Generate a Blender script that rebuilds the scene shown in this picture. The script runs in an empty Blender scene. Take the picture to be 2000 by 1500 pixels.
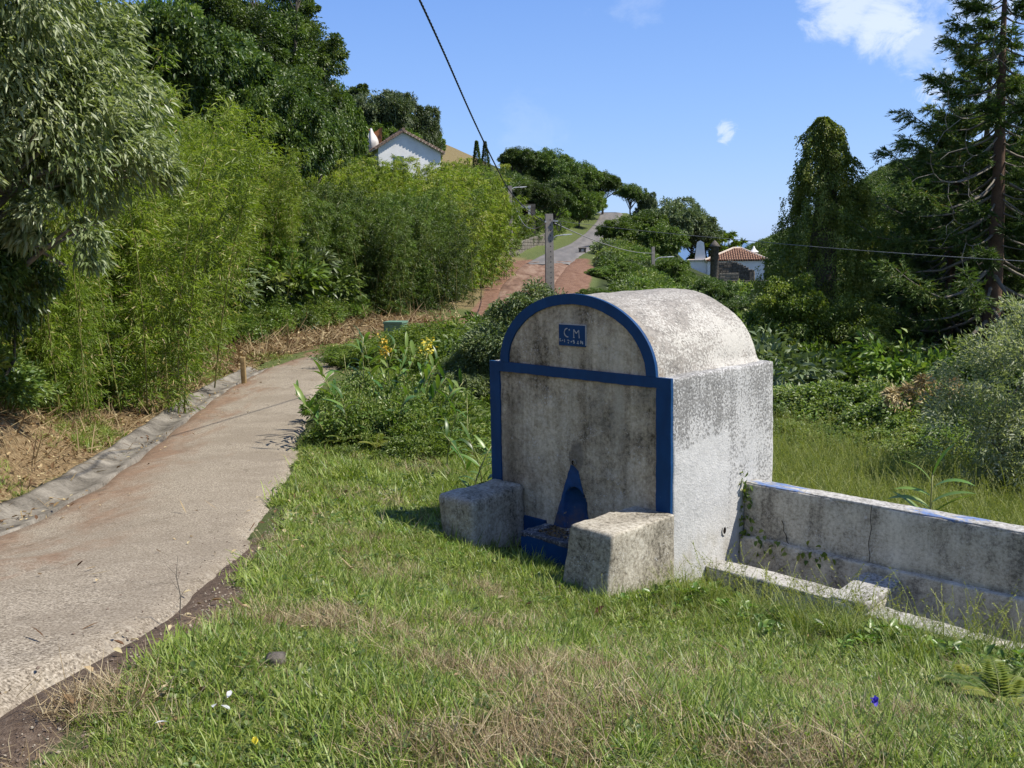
import bpy, bmesh, math, random
import numpy as np
from mathutils import Vector, Matrix, Euler

SC = bpy.context.scene
COL = SC.collection
R = math.radians
HC = 2.666                                   # eye height above the fountain's ground
F_PX, PITCH, ROLL = 1907.3, 0.14028, -0.018618
# ------------------------------------------------------------------ camera
cd = bpy.data.cameras.new('camera'); cam = bpy.data.objects.new('camera', cd); COL.objects.link(cam)
cd.sensor_width = 36.0; cd.lens = 36.0*F_PX/2000.0; cd.clip_start = 0.05; cd.clip_end = 60000
_f = Vector((0, math.cos(PITCH), -math.sin(PITCH))); _u = Vector((0, math.sin(PITCH), math.cos(PITCH))); _r = Vector((1, 0, 0))
_r2 = _r*math.cos(ROLL)+_u*math.sin(ROLL); _u2 = _u*math.cos(ROLL)-_r*math.sin(ROLL)
cam.matrix_world = Matrix(((_r2.x, _u2.x, -_f.x, 0), (_r2.y, _u2.y, -_f.y, 0), (_r2.z, _u2.z, -_f.z, HC), (0, 0, 0, 1)))
SC.camera = cam
# ------------------------------------------------------------------ sun, sky
SUN_EL, SUN_AZ = R(53), R(98.5)                # azimuth clockwise from +Y
sd = bpy.data.lights.new('sun', 'SUN'); sun = bpy.data.objects.new('sun', sd); COL.objects.link(sun)
sd.energy = 3.5; sd.angle = R(0.53); sd.color = (1.0, 0.935, 0.83)
_s = Vector((math.cos(SUN_EL)*math.sin(SUN_AZ), math.cos(SUN_EL)*math.cos(SUN_AZ), math.sin(SUN_EL)))
sun.rotation_euler = _s.to_track_quat('Z', 'Y').to_euler(); sun.location = (30, 0, 40)
W = bpy.data.worlds.new('World'); SC.world = W; W.use_nodes = True
SC.view_settings.view_transform = 'Standard'; SC.view_settings.look = 'None'
SC.view_settings.exposure = 1.12; SC.view_settings.gamma = 1.0; SC.view_settings.use_curve_mapping = False
SKY_STRENGTH = 0.069
SC.cycles.max_bounces = 7; SC.cycles.diffuse_bounces = 4; SC.cycles.glossy_bounces = 2
SC.cycles.transmission_bounces = 4; SC.cycles.transparent_max_bounces = 6
SC.cycles.use_denoising = True
SC.cycles.caustics_reflective = False; SC.cycles.caustics_refractive = False


class NT:
    """small wrapper to write node trees as nested calls"""
    def __init__(s, tree):
        s.t = tree; tree.nodes.clear()
    def n(s, typ, ins=None, out=0, **props):
        nd = s.t.nodes.new(typ)
        for k, v in props.items(): setattr(nd, k, v)
        for k, v in (ins or {}).items():
            so = nd.inputs[k]
            if isinstance(v, bpy.types.NodeSocket): s.t.links.new(v, so)
            else:
                if so.type == 'RGBA' and len(v) == 3: v = (*v, 1)
                so.default_value = v
        return nd.outputs[out] if out is not None else nd
    def m(s, op, a, b=0.0, c=None, clamp=False):
        ins = {0: a, 1: b}
        if c is not None: ins[2] = c
        return s.n('ShaderNodeMath', ins, operation=op, use_clamp=clamp)
    def vm(s, op, a, b=None, out=0):
        ins = {0: a}
        if b is not None: ins[1] = b
        return s.n('ShaderNodeVectorMath', ins, out, operation=op)
    def mix(s, f, a, b, blend='MIX'):
        nd = s.t.nodes.new('ShaderNodeMix'); nd.data_type = 'RGBA'; nd.blend_type = blend; nd.clamp_factor = True
        for i, v in ((0, f), (6, a), (7, b)):
            if isinstance(v, bpy.types.NodeSocket): s.t.links.new(v, nd.inputs[i])
            elif i == 0: nd.inputs[i].default_value = v
            else: nd.inputs[i].default_value = (*v, 1) if len(v) == 3 else v
        return nd.outputs[2]
    def ramp(s, f, stops, interp='LINEAR'):
        nd = s.t.nodes.new('ShaderNodeValToRGB'); cr = nd.color_ramp; cr.interpolation = interp
        while len(cr.elements) < len(stops): cr.elements.new(0.5)
        for e, (p, c) in zip(cr.elements, stops):
            e.position = p; e.color = (c, c, c, 1) if isinstance(c, (int, float)) else (*c, 1)
        if isinstance(f, bpy.types.NodeSocket): s.t.links.new(f, nd.inputs[0])
        return nd.outputs[0]
    def noise(s, vec, scale, detail=4.0, rough=0.55, dist=0.0, out=0):
        ins = {'Scale': scale, 'Detail': detail, 'Roughness': rough, 'Distortion': dist}
        if vec is not None: ins['Vector'] = vec
        return s.n('ShaderNodeTexNoise', ins, out)
    def step(s, x, a, b):
        return s.n('ShaderNodeMapRange', {0: x, 1: a, 2: b, 3: 0.0, 4: 1.0}, interpolation_type='SMOOTHSTEP')


wn = NT(W.node_tree)
sky = wn.n('ShaderNodeTexSky', sky_type='NISHITA', sun_disc=False, sun_elevation=SUN_EL, sun_rotation=SUN_AZ,
           altitude=150, air_density=1.0, dust_density=0.35, ozone_density=2.2)
gen = wn.n('ShaderNodeTexCoord', out=0)
dirn = wn.vm('NORMALIZE', gen)
sep = wn.n('ShaderNodeSeparateXYZ', {0: dirn}, None)
# thin clouds: noise on the direction, kept to a few soft patches (centre direction, radius, amount)
n1 = wn.noise(wn.vm('MULTIPLY', dirn, (1.0, 1.0, 1.5)), 19.0, 10, 0.66, 0.45)
n1 = wn.m('ADD', wn.m('MULTIPLY', wn.m('SUBTRACT', n1, 0.5), 1.5), 0.5)
n2 = wn.noise(wn.vm('MULTIPLY', dirn, (1.0, 1.0, 2.4)), 3.2, 5, 0.55, 0.2)
n3 = wn.noise(dirn, 70.0, 8, 0.68, 1.2); n3 = wn.m('ADD', wn.m('MULTIPLY', wn.m('SUBTRACT', n3, 0.5), 1.6), 0.5)
cl = None
def cdir(px, py):
    a, b = (px-1000)/F_PX, (750-py)/F_PX
    v = _f+_r2*a+_u2*b; v.normalize(); return v
patches = [(cdir(1650, 5), 0.060, 0.8), (cdir(1730, 45), 0.052, 0.85), (cdir(1800, 80), 0.034, 0.5), (cdir(1830, 170), 0.028, 0.6), (cdir(1417, 260), 0.017, 0.65),
           (cdir(1900, -10), 0.07, 0.45), (cdir(1230, -15), 0.05, 0.15), (cdir(1020, 262), 0.06, 0.10), (cdir(2400, 120), 0.3, 0.8), (cdir(2900, -300), 0.4, 0.8),
           (cdir(2600, 500), .25, .7), (cdir(3400, 200), .4, .8), (Vector((.9, -.3, .5)), .35, .8), (Vector((-.95, -.1, .5)), .35, .7), (Vector((.2, -.95, .25)), .5, .8), (Vector((-.5, -.85, .3)), .5, .8), (Vector((-.6, -.5, .55)), 0.4, 0.7), (Vector((.3, -.8, .4)), 0.45, 0.7), (Vector((-.2, -.3, .9)), 0.3, 0.6)]  # clouds out of view, most of them added for a more neutral fill light
for c, rad, amt in patches:
    c = c.normalized()
    d = wn.vm('LENGTH', wn.vm('SUBTRACT', dirn, tuple(c)), out=1)
    fo = wn.n('ShaderNodeMapRange', {0: d, 1: 0.0, 2: rad*1.35, 3: 0.30*1.0, 4: -0.42}, interpolation_type='SMOOTHSTEP')
    k = wn.m('ADD', fo, n1 if rad > .03 else n3)
    k = wn.n('ShaderNodeMapRange', {0: k, 1: 0.42, 2: 0.86, 3: 0.0, 4: amt}, interpolation_type='SMOOTHSTEP')
    cl = k if cl is None else wn.m('MAXIMUM', cl, k)
# the sea air keeps the low sky blue: an even gradient all the way round
el = wn.n('ShaderNodeMapRange', {0: sep.outputs[2], 1: -0.02, 2: 0.55, 3: 0.0, 4: 1.0})
grad = wn.ramp(el, [(0.0, (2.7, 4.4, 7.6)), (0.25, (1.85, 3.45, 7.2)), (0.55, (1.0, 2.35, 6.3)), (1.0, (0.65, 1.6, 4.9))])
skyb = wn.mix(0.72, sky, grad)
skyc = wn.mix(cl, skyb, (5.6, 6.3, 7.6))
tint = skyc
bg = wn.n('ShaderNodeBackground', {'Color': tint, 'Strength': SKY_STRENGTH})
wn.n('ShaderNodeOutputWorld', {0: bg}, None)

# ------------------------------------------------------------------ helpers: objects
def tag(o, label=None, cat=None, group=None, kind=None):
    if label: o['label'] = label
    if cat: o['category'] = cat
    if group: o['group'] = group
    if kind: o['kind'] = kind
    return o
def empty(name, loc=(0, 0, 0), rz=0.0, sc=1.0):
    o = bpy.data.objects.new(name, None); o.empty_display_size = 0.2
    o.location = loc; o.rotation_euler = (0, 0, rz); o.scale = (sc, sc, sc) if not hasattr(sc, '__len__') else sc
    COL.objects.link(o); return o
def link(name, me, mat=None, parent=None, loc=None, rot=None):
    o = bpy.data.objects.new(name, me); COL.objects.link(o)
    if mat is not None and not me.materials:
        for m_ in (mat if isinstance(mat, (list, tuple)) else [mat]): me.materials.append(m_)
    if parent is not None: o.parent = parent
    if loc is not None: o.location = loc
    if rot is not None: o.rotation_euler = rot
    return o
KIDS = {}
def copy_thing(o, parent=None):
    c = o.copy(); COL.objects.link(c); c.parent = parent
    for ch in [k for k in bpy.data.objects if k.parent == o] if o not in KIDS else KIDS[o]:
        copy_thing(ch, c)
    return c
def mesh_np(name, V, F, smooth=False, attrs=None):
    """V (n,3), F (m,3|4) arrays -> mesh"""
    V = np.asarray(V, np.float32); F = np.asarray(F, np.int32)
    me = bpy.data.meshes.new(name); k = F.shape[1]
    me.vertices.add(len(V)); me.vertices.foreach_set('co', V.ravel())
    me.loops.add(F.size); me.loops.foreach_set('vertex_index', F.ravel())
    me.polygons.add(len(F)); me.polygons.foreach_set('loop_start', np.arange(0, F.size, k, dtype=np.int32))
    if smooth: me.polygons.foreach_set('use_smooth', np.ones(len(F), bool))
    for an, av in (attrs or {}).items():
        a = me.attributes.new(an, 'FLOAT', 'POINT'); a.data.foreach_set('value', np.asarray(av, np.float32))
    me.update(calc_edges=True); me.validate()
    return me
class MB:
    """collects boxes, tubes, quads; builds ONE mesh"""
    def __init__(s): s.V = []; s.F = []; s.n = 0; s.mi = []
    def add(s, V, F, mi=0):
        s.V += [tuple(v) for v in V]; s.F += [tuple(i+s.n for i in f) for f in F]; s.mi += [mi]*len(F); s.n += len(V)
    def box(s, x0, x1, y0, y1, z0, z1, mi=0):
        s.add([(x0, y0, z0), (x1, y0, z0), (x1, y1, z0), (x0, y1, z0), (x0, y0, z1), (x1, y0, z1), (x1, y1, z1), (x0, y1, z1)],
              [(0, 3, 2, 1), (4, 5, 6, 7), (0, 1, 5, 4), (1, 2, 6, 5), (2, 3, 7, 6), (3, 0, 4, 7)], mi)
    def tube(s, pts, rad, seg=8, cap=True, mi=0):
        V, F = tube_np(pts, rad, seg, cap); s.add(V, F, mi)
    def bar(s, a, b, w, h, mi=0):
        a, b = Vector(a), Vector(b); d = (b-a).normalized(); up = Vector((0, 0, 1)) if abs(d.z) < 0.9 else Vector((0, 1, 0))
        sx = d.cross(up).normalized()*w/2; sy = sx.cross(d).normalized()*h/2
        s.add([a-sx-sy, a+sx-sy, a+sx+sy, a-sx+sy, b-sx-sy, b+sx-sy, b+sx+sy, b-sx+sy],
              [(0, 3, 2, 1), (4, 5, 6, 7), (0, 1, 5, 4), (1, 2, 6, 5), (2, 3, 7, 6), (3, 0, 4, 7)], mi)
    def mesh(s, name, smooth=False):
        me = bpy.data.meshes.new(name); me.from_pydata(s.V, [], s.F)
        if any(s.mi): me.polygons.foreach_set('material_index', s.mi)
        if smooth: me.polygons.foreach_set('use_smooth', [True]*len(s.F))
        me.update(); return me
    def build(s, name, mat, parent=None, smooth=False, **k): return link(name, s.mesh(name, smooth), mat, parent, **k)
def tube_np(pts, rad, seg=8, cap=True):
    P = np.asarray(pts, float); n = len(P)
    rad = np.broadcast_to(np.asarray(rad, float), (n,))
    T = np.gradient(P, axis=0); T /= np.linalg.norm(T, axis=1)[:, None]+1e-9
    a = np.array([0.31, 0.83, 0.2]); a = a if abs(T[0]@a) < .9 else np.array([1., 0, 0])
    N = np.cross(T, a); N /= np.linalg.norm(N, axis=1)[:, None]+1e-9; B = np.cross(T, N)
    an = np.linspace(0, 2*np.pi, seg, endpoint=False)
    V = (P[:, None]+rad[:, None, None]*(np.cos(an)[None, :, None]*N[:, None]+np.sin(an)[None, :, None]*B[:, None])).reshape(-1, 3)
    F = []
    for i in range(n-1):
        for j in range(seg):
            k = (j+1) % seg; F.append((i*seg+j, i*seg+k, (i+1)*seg+k, (i+1)*seg+j))
    if cap: F += [tuple(range(seg-1, -1, -1)), tuple((n-1)*seg+j for j in range(seg))]
    return V, F
def tubes_mesh(name, tubes, seg=6):
    mb = MB()
    for p, r in tubes: mb.tube(p, r, seg, cap=False)
    return mb.mesh(name, True)
def vnoise(P, scale, seed=0):
    """cheap smooth noise from sines, (n,3)->(n,)"""
    P = np.asarray(P, float)*scale; rg = np.random.default_rng(seed); o = np.zeros(len(P)); amp = 1.0; tot = 0
    for k in range(4):
        for q in range(3):
            d = rg.normal(size=3); d /= np.linalg.norm(d); o += amp*np.sin(P@d*(1.9**k)*2.2+rg.uniform(0, 6.28)); tot += amp
        amp *= 0.55
    return o/tot*1.8
def rough_box(name, x0, x1, y0, y1, z0, z1, mat, parent, res=0.05, amp=0.004, bev=0.012, taper=None, seed=0, drop=None):
    bm = bmesh.new(); bmesh.ops.create_cube(bm, size=1.0)
    for v in bm.verts: v.co = ((x0+x1)/2+v.co.x*(x1-x0), (y0+y1)/2+v.co.y*(y1-y0), (z0+z1)/2+v.co.z*(z1-z0))
    bmesh.ops.bevel(bm, geom=bm.edges[:], offset=bev, segments=2, profile=0.6, affect='EDGES')
    for _ in range(7):
        es = [e for e in bm.edges if e.calc_length() > res*1.6]
        if not es: break
        bmesh.ops.subdivide_edges(bm, edges=es, cuts=1, use_grid_fill=True)
        if len(bm.verts) > 30000: break
    bm.normal_update()
    P = np.array([v.co[:] for v in bm.verts]); N = np.array([v.normal[:] for v in bm.verts])
    d = vnoise(P, 3.0, seed)*amp*1.2+vnoise(P, 14.0, seed+1)*amp*0.7+vnoise(P, 45.0, seed+2)*amp*.35
    P = P+N*d[:, None]
    if taper: P = taper(P)
    for v, p in zip(bm.verts, P): v.co = p
    bmesh.ops.triangulate(bm, faces=[f for f in bm.faces if len(f.verts) > 4])
    me = bpy.data.meshes.new(name); bm.to_mesh(me); bm.free()
    me.polygons.foreach_set('use_smooth', [True]*len(me.polygons))
    return link(name, me, mat, parent)

# ------------------------------------------------------------------ materials
def new_mat(name):
    m = bpy.data.materials.new(name); m.use_nodes = True; return m, NT(m.node_tree)
def finish(nt, col, rough=0.85, spec=0.3, bump=None, bstr=0.3, bdist=0.01, metal=0.0, extra=None):
    ins = {'Base Color': col, 'Roughness': rough, 'Specular IOR Level': spec, 'Metallic': metal}
    if bump is not None: ins['Normal'] = nt.n('ShaderNodeBump', {'Height': bump, 'Strength': bstr, 'Distance': bdist})
    b = nt.n('ShaderNodeBsdfPrincipled', ins)
    nt.n('ShaderNodeOutputMaterial', {0: b}, None)
def objco(nt): return nt.n('ShaderNodeTexCoord', out=3)
def simple(name, col, rough=0.6, spec=0.3, var=0.15, sc=6.0, metal=0.0, bstr=0.15):
    m, nt = new_mat(name); co = objco(nt)
    n = nt.noise(co, sc, 6, 0.6); n2 = nt.noise(co, sc*9, 4, 0.6)
    f = nt.m('ADD', nt.m('MULTIPLY', n, 0.65), nt.m('MULTIPLY', n2, 0.35))
    c = nt.ramp(f, [(0.3, tuple(x*(1-var*1.6) for x in col)), (0.7, tuple(min(1, x*(1+var)) for x in col))])
    finish(nt, c, rough, spec, n2, bstr, 0.01, metal); return m
def leaf_mat(name, cols, rough=0.5, spec=0.35, trans=0.3, rnd=0.35, tcol=None, hue=0.03):
    """cols: dark..light leaf colours; 'tint' attribute picks among them, each object shifts a little"""
    m, nt = new_mat(name)
    t = nt.n('ShaderNodeAttribute', out=2, attribute_name='tint')
    r = nt.n('ShaderNodeObjectInfo', out=5)
    f = nt.m('ADD', t, nt.m('MULTIPLY', nt.m('SUBTRACT', r, 0.5), rnd))
    k = len(cols)
    c = nt.ramp(f, [(i/(k-1), q) for i, q in enumerate(cols)])
    c = nt.n('ShaderNodeHueSaturation', {'Hue': nt.m('ADD', 0.5-hue/2, nt.m('MULTIPLY', r, hue)), 'Saturation': 1.0, 'Value': nt.m('ADD', 0.88, nt.m('MULTIPLY', nt.m('FRACT', nt.m('MULTIPLY', r, 7.13)), 0.24)), 'Fac': 1.0, 'Color': c})
    b = nt.n('ShaderNodeBsdfPrincipled', {'Base Color': c, 'Roughness': rough, 'Specular IOR Level': spec})
    tc = nt.mix(1.0, c, tcol or (1.25, 1.35, 0.6), 'MULTIPLY')
    tr = nt.n('ShaderNodeBsdfTranslucent', {'Color': tc})
    mx = nt.n('ShaderNodeMixShader', {0: trans, 1: b, 2: tr})
    nt.n('ShaderNodeOutputMaterial', {0: mx}, None); return m

M = {}
M['bark'] = simple('bark', (0.10, 0.085, 0.065), 0.9, 0.2, 0.4, 5, bstr=0.6)
M['bark_grey'] = simple('bark_grey', (0.20, 0.18, 0.15), 0.9, 0.2, 0.35, 5, bstr=0.5)
M['bark_red'] = simple('bark_red', (0.12, 0.075, 0.05), 0.9, 0.2, 0.35, 4, bstr=0.6)
M['twig'] = simple('twig', (0.17, 0.15, 0.12), 0.9, 0.2, 0.3, 5)
M['culm'] = simple('culm', (0.20, 0.19, 0.06), 0.5, 0.4, 0.35, 3)
M['bamboo'] = leaf_mat('bamboo', [(0.055, 0.100, 0.012), (0.120, 0.185, 0.020), (0.195, 0.265, 0.030), (0.28, 0.31, 0.05), (0.40, 0.33, 0.16)], 0.45, 0.4, 0.4, 0.4)
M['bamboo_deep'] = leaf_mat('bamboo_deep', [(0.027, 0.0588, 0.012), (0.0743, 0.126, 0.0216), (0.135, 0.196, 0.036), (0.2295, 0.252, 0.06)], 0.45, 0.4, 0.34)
M['silver'] = leaf_mat('silver', [(0.09, 0.125, 0.04), (0.165, 0.21, 0.08), (0.26, 0.295, 0.145), (0.36, 0.38, 0.24)], 0.42, 0.5, 0.32, 0.1)
M['darkleaf'] = leaf_mat('darkleaf', [(0.0286, 0.054, 0.0126), (0.0624, 0.1053, 0.023), (0.104, 0.1553, 0.0345), (0.156, 0.2025, 0.0483)], 0.42, 0.45, 0.28, 0.5)
M['midleaf'] = leaf_mat('midleaf', [(0.035, 0.0696, 0.0115), (0.077, 0.1334, 0.0207), (0.133, 0.203, 0.0345), (0.21, 0.261, 0.0575)], 0.45, 0.4, 0.3, 0.5)
M['olive'] = leaf_mat('olive', [(0.0405, 0.063, 0.0275), (0.0837, 0.119, 0.0525), (0.135, 0.175, 0.0813), (0.2025, 0.238, 0.125)], 0.5, 0.4, 0.2, 0.4)
M['shrub_pale'] = leaf_mat('shrub_pale', [(0.0607, 0.0945, 0.0336), (0.1148, 0.162, 0.06), (0.1823, 0.2295, 0.096), (0.2565, 0.2835, 0.144)], 0.5, 0.4, 0.28, 0.2)
M['ivy'] = leaf_mat('ivy', [(0.05, 0.085, 0.012), (0.10, 0.15, 0.022), (0.17, 0.22, 0.034), (0.26, 0.27, 0.06)], 0.45, 0.4, 0.36, 0.2)
M['conifer'] = leaf_mat('conifer', [(0.030, 0.058, 0.013), (0.062, 0.104, 0.024), (0.105, 0.155, 0.036), (0.20, 0.17, 0.055)], 0.5, 0.3, 0.3, 0.2)
M['bramble'] = leaf_mat('bramble', [(0.055, 0.095, 0.02), (0.11, 0.17, 0.035), (0.18, 0.24, 0.055), (0.24, 0.25, 0.08)], 0.45, 0.45, 0.34, 0.4)
M['ginger'] = leaf_mat('ginger', [(0.039, 0.0878, 0.0165), (0.0845, 0.1688, 0.0275), (0.143, 0.2295, 0.0385), (0.221, 0.27, 0.066)], 0.38, 0.5, 0.33, 0.4)
M['fern'] = leaf_mat('fern', [(0.044, 0.084, 0.015), (0.099, 0.144, 0.025), (0.165, 0.192, 0.03), (0.275, 0.252, 0.05)], 0.5, 0.35, 0.35, 0.4)
M['grass'] = leaf_mat('grass', [(0.075, 0.120, 0.014), (0.14, 0.215, 0.028), (0.225, 0.30, 0.046), (0.33, 0.345, 0.10)], 0.45, 0.4, 0.38, 0.55)
M['tallgrass'] = leaf_mat('tallgrass', [(0.063, 0.102, 0.0135), (0.1155, 0.168, 0.0216), (0.1785, 0.228, 0.036), (0.2835, 0.288, 0.0765)], 0.5, 0.4, 0.35, 0.5)
M['straw'] = leaf_mat('straw', [(0.13, 0.09, 0.045), (0.23, 0.17, 0.09), (0.34, 0.27, 0.15), (0.45, 0.38, 0.24)], 0.7, 0.25, 0.2, 0.4, (1.1, 1.0, 0.8), 0.01)
M['litter'] = leaf_mat('litter', [(0.10, 0.055, 0.025), (0.21, 0.135, 0.065), (0.33, 0.24, 0.12), (0.46, 0.38, 0.22)], 0.7, 0.25, 0.15, 0.6, (1.1, 1.0, 0.8), 0.02)
M['flower'] = leaf_mat('flower', [(0.55, 0.40, 0.03), (0.75, 0.58, 0.06), (0.8, 0.66, 0.15)], 0.5, 0.3, 0.3, 0.3, (1, 1, .6))
# ------------------------------------------------------------------ terrain
def sstep(x, a, b):
    t = np.clip((x-a)/(b-a), 0, 1); return t*t*(3-2*t)
RD = np.array([-30, -6, 0, 3.4, 4.4, 5.6, 8, 11, 16.4, 20, 24, 28, 32, 36, 41, 50, 62, 80, 92, 115, 132, 150, 165, 176, 190, 210])
RX = np.array([-4.6, -3.0, -2.85, -2.9, -2.80, -2.90, -3.24, -3.65, -4.6, -5.15, -5.6, -5.5, -4.3, -2.3, -.2, .8, 1.1, 2.8, 4.8, 8.9, 12, 15, 17.1, 17, 12, 0])
RZ = np.array([2.0, 1.25, 1.15, 1.075, .91, .71, .32, .05, -.25, -.35, -.42, -.47, -.5, -.5, -.5, -.2, .25, 1.05, 1.75, 2.75, 4.2, 6.0, 7.8, 8.3, 8.2, 7])
HW = np.array([1.15, 1.15, 1.15, 1.13, 1.17, 1.13, 1.13, 1.12, 1.16, 1.15, 1.05, 1.1, 1.3, 1.5, 1.6, 1.7, 1.75, 2.0, 2.0, 2.0, 1.9, 1.9, 1.9, 1.9, 1.9, 1.9])
def smooth_interp(d, X, Y):
    s = 0
    for o, w in ((-2.5, .2), (-1.2, .2), (0, .2), (1.2, .2), (2.5, .2)):
        k = np.clip(np.abs(d)/14, .25, 1); s = s+w*np.interp(d+o*k, X, Y)
    return s
def xr(d): return smooth_interp(d, RD, RX)
def zr(d): return smooth_interp(d, RD, RZ)
def hw(d): return np.interp(d, RD, HW)
FD = np.array([-30, -5, 0, 3, 4, 5, 6, 6.6, 7.2, 9, 12, 20, 30, 60, 120, 160, 250, 400, 700])
FZ = np.array([2.2, 1.3, 1.12, 1.03, .78, .44, .16, .05, .0, -.08, -.25, -.5, -.8, -1.2, -2.0, -5, -30, -75, -90])
YAW = -0.79626
FO = np.array([1.22976, 7.50061])
FX = np.array([math.cos(YAW), math.sin(YAW)]); FY = np.array([-math.sin(YAW), math.cos(YAW)])
def fountain_local(x, y):
    dx, dy = x-FO[0], y-FO[1]; return dx*FX[0]+dy*FX[1], dx*FY[0]+dy*FY[1]
def fountain_world(lx, ly): return FO[0]+FX[0]*lx+FY[0]*ly, FO[1]+FX[1]*lx+FY[1]*ly
def terr(x, y, detail=True):
    x = np.asarray(x, float); y = np.asarray(y, float)
    c, zroad, h = xr(y), zr(y), hw(y)
    u = x-c
    zf = smooth_interp(y, FD, FZ)-.06*np.clip(x, -2, 12)*(1-sstep(y, 30, 60))
    bw = np.interp(y, [0, 30, 45, 80, 115, 165], [2.5, 3.0, 4.5, 10, 16, 18])
    t = sstep(u, h+.1, h+bw)
    z = zroad*(1-t)+zf*t
    v = -u-h                                  # distance left of the lane's edge
    bank = np.interp(y, [0, 9, 12, 16, 22, 30, 60], [1.5, 1.45, 1.0, .35, .2, .15, .5])
    z = z+bank*sstep(v, .45, np.interp(y, [0, 10, 16, 30], [1.6, 1.6, 2.8, 4.0]))
    v0 = np.interp(y, [0, 12, 30, 42, 60, 90, 120, 170], [1.6, 2.0, 3.5, 4.0, 3.0, 2.0, 2.0, 2.0])
    sl = np.interp(y, [0, 15, 30, 60, 100, 170], [.42, .42, .45, .5, .5, .5])
    vv = np.clip(v-v0, 0, None)
    hill = sl*vv; hill = 34*np.tanh(hill/34)
    z = z+hill*(1-sstep(y, 172, 300))
    far = sstep(y, 215, 330)*(1-sstep(y, 430, 640))
    ridge = np.clip(.55*(x-.268*y)+2*np.sin(x*.09)+2*np.sin(y*.05), -60, 30)
    z = z*(1-far*sstep(x, .18*y, .25*y))+far*sstep(x, .18*y, .25*y)*ridge
    if detail:
        P = np.stack([x, y, 0*x], -1).reshape(-1, 3)
        nz = (vnoise(P, .9, 5)*.03+vnoise(P, .22, 6)*.07*sstep(np.abs(y), 6, 20).reshape(-1)).reshape(x.shape)
        z = z+nz*sstep(np.abs(u), h, h+1.0)
    return z
def ground_z(x, y):
    x = np.asarray(x, float); y = np.asarray(y, float)
    z = terr(x, y); u = x-xr(y); h = hw(y)
    z = z-.09*(1-sstep(np.abs(u), h-.25, h+.02))*(y < 186)
    z = z-.14*sstep(u, -h-.52, -h-.42)*(1-sstep(u, -h+.12, -h+.3))*(y < 27)
    lx, ly = fountain_local(x, y)
    pit = sstep(lx, -.15, .05)*(1-sstep(lx, 3.2, 3.4))*sstep(ly, .5, .62)*(1-sstep(ly, 1.05, 1.15))
    z = z-.19*sstep(lx, -.1, .4)*(1-sstep(lx, 3.5, 4.5))*sstep(ly, -.45, .25)*(1-sstep(ly, .5, .62))
    return z-.5*pit
def gz(x, y): return float(terr(np.array([x]), np.array([y]))[0])
def at(px, d): return (px-1000.0)/F_PX*d     # sideways distance of a bearing at distance d

# ---- ground material: zones come from what lies on the ground there
m, nt = new_mat('ground')
geo = nt.n('ShaderNodeNewGeometry', out=0)
zone = {k: nt.n('ShaderNodeAttribute', out=2, attribute_name=k) for k in ('litter', 'dry', 'red', 'bare', 'wild')}
na = nt.noise(geo, 2.3, 8, 0.65); nb = nt.noise(geo, 24, 6, 0.65); nc = nt.noise(geo, 130, 3, 0.6)
nbc = nt.m('ADD', nt.m('MULTIPLY', nb, .6), nt.m('MULTIPLY', nc, .4))
lawn = nt.ramp(nbc, [(.32, (.030, .044, .012)), (.5, (.075, .098, .028)), (.68, (.15, .15, .06))])
lit = nt.ramp(nbc, [(.34, (.055, .034, .018)), (.5, (.185, .128, .066)), (.64, (.36, .28, .16))])
dry = nt.ramp(nbc, [(.34, (.07, .058, .024)), (.5, (.15, .118, .055)), (.66, (.235, .19, .095))])
red = nt.ramp(nt.m('ADD', nt.m('MULTIPLY', na, .5), nt.m('MULTIPLY', nbc, .5)), [(.36, (.07, .038, .025)), (.5, (.16, .088, .056)), (.64, (.24, .155, .105))])
bare = nt.ramp(nbc, [(.3, (.045, .030, .020)), (.5, (.11, .078, .055)), (.72, (.21, .165, .12))])
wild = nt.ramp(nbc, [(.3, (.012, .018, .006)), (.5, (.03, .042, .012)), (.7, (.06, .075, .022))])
def zmix(a, b, k):
    f = nt.step(nt.m('ADD', zone[k], nt.m('MULTIPLY', nt.m('SUBTRACT', nb, .5), .9)), .38, .62); return nt.mix(f, a, b)
c = zmix(lawn, wild, 'wild'); c = zmix(c, dry, 'dry'); c = zmix(c, lit, 'litter'); c = zmix(c, bare, 'bare'); c = zmix(c, red, 'red')
finish(nt, c, 0.95, 0.15, nbc, 0.9, 0.03); M['ground'] = m

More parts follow.
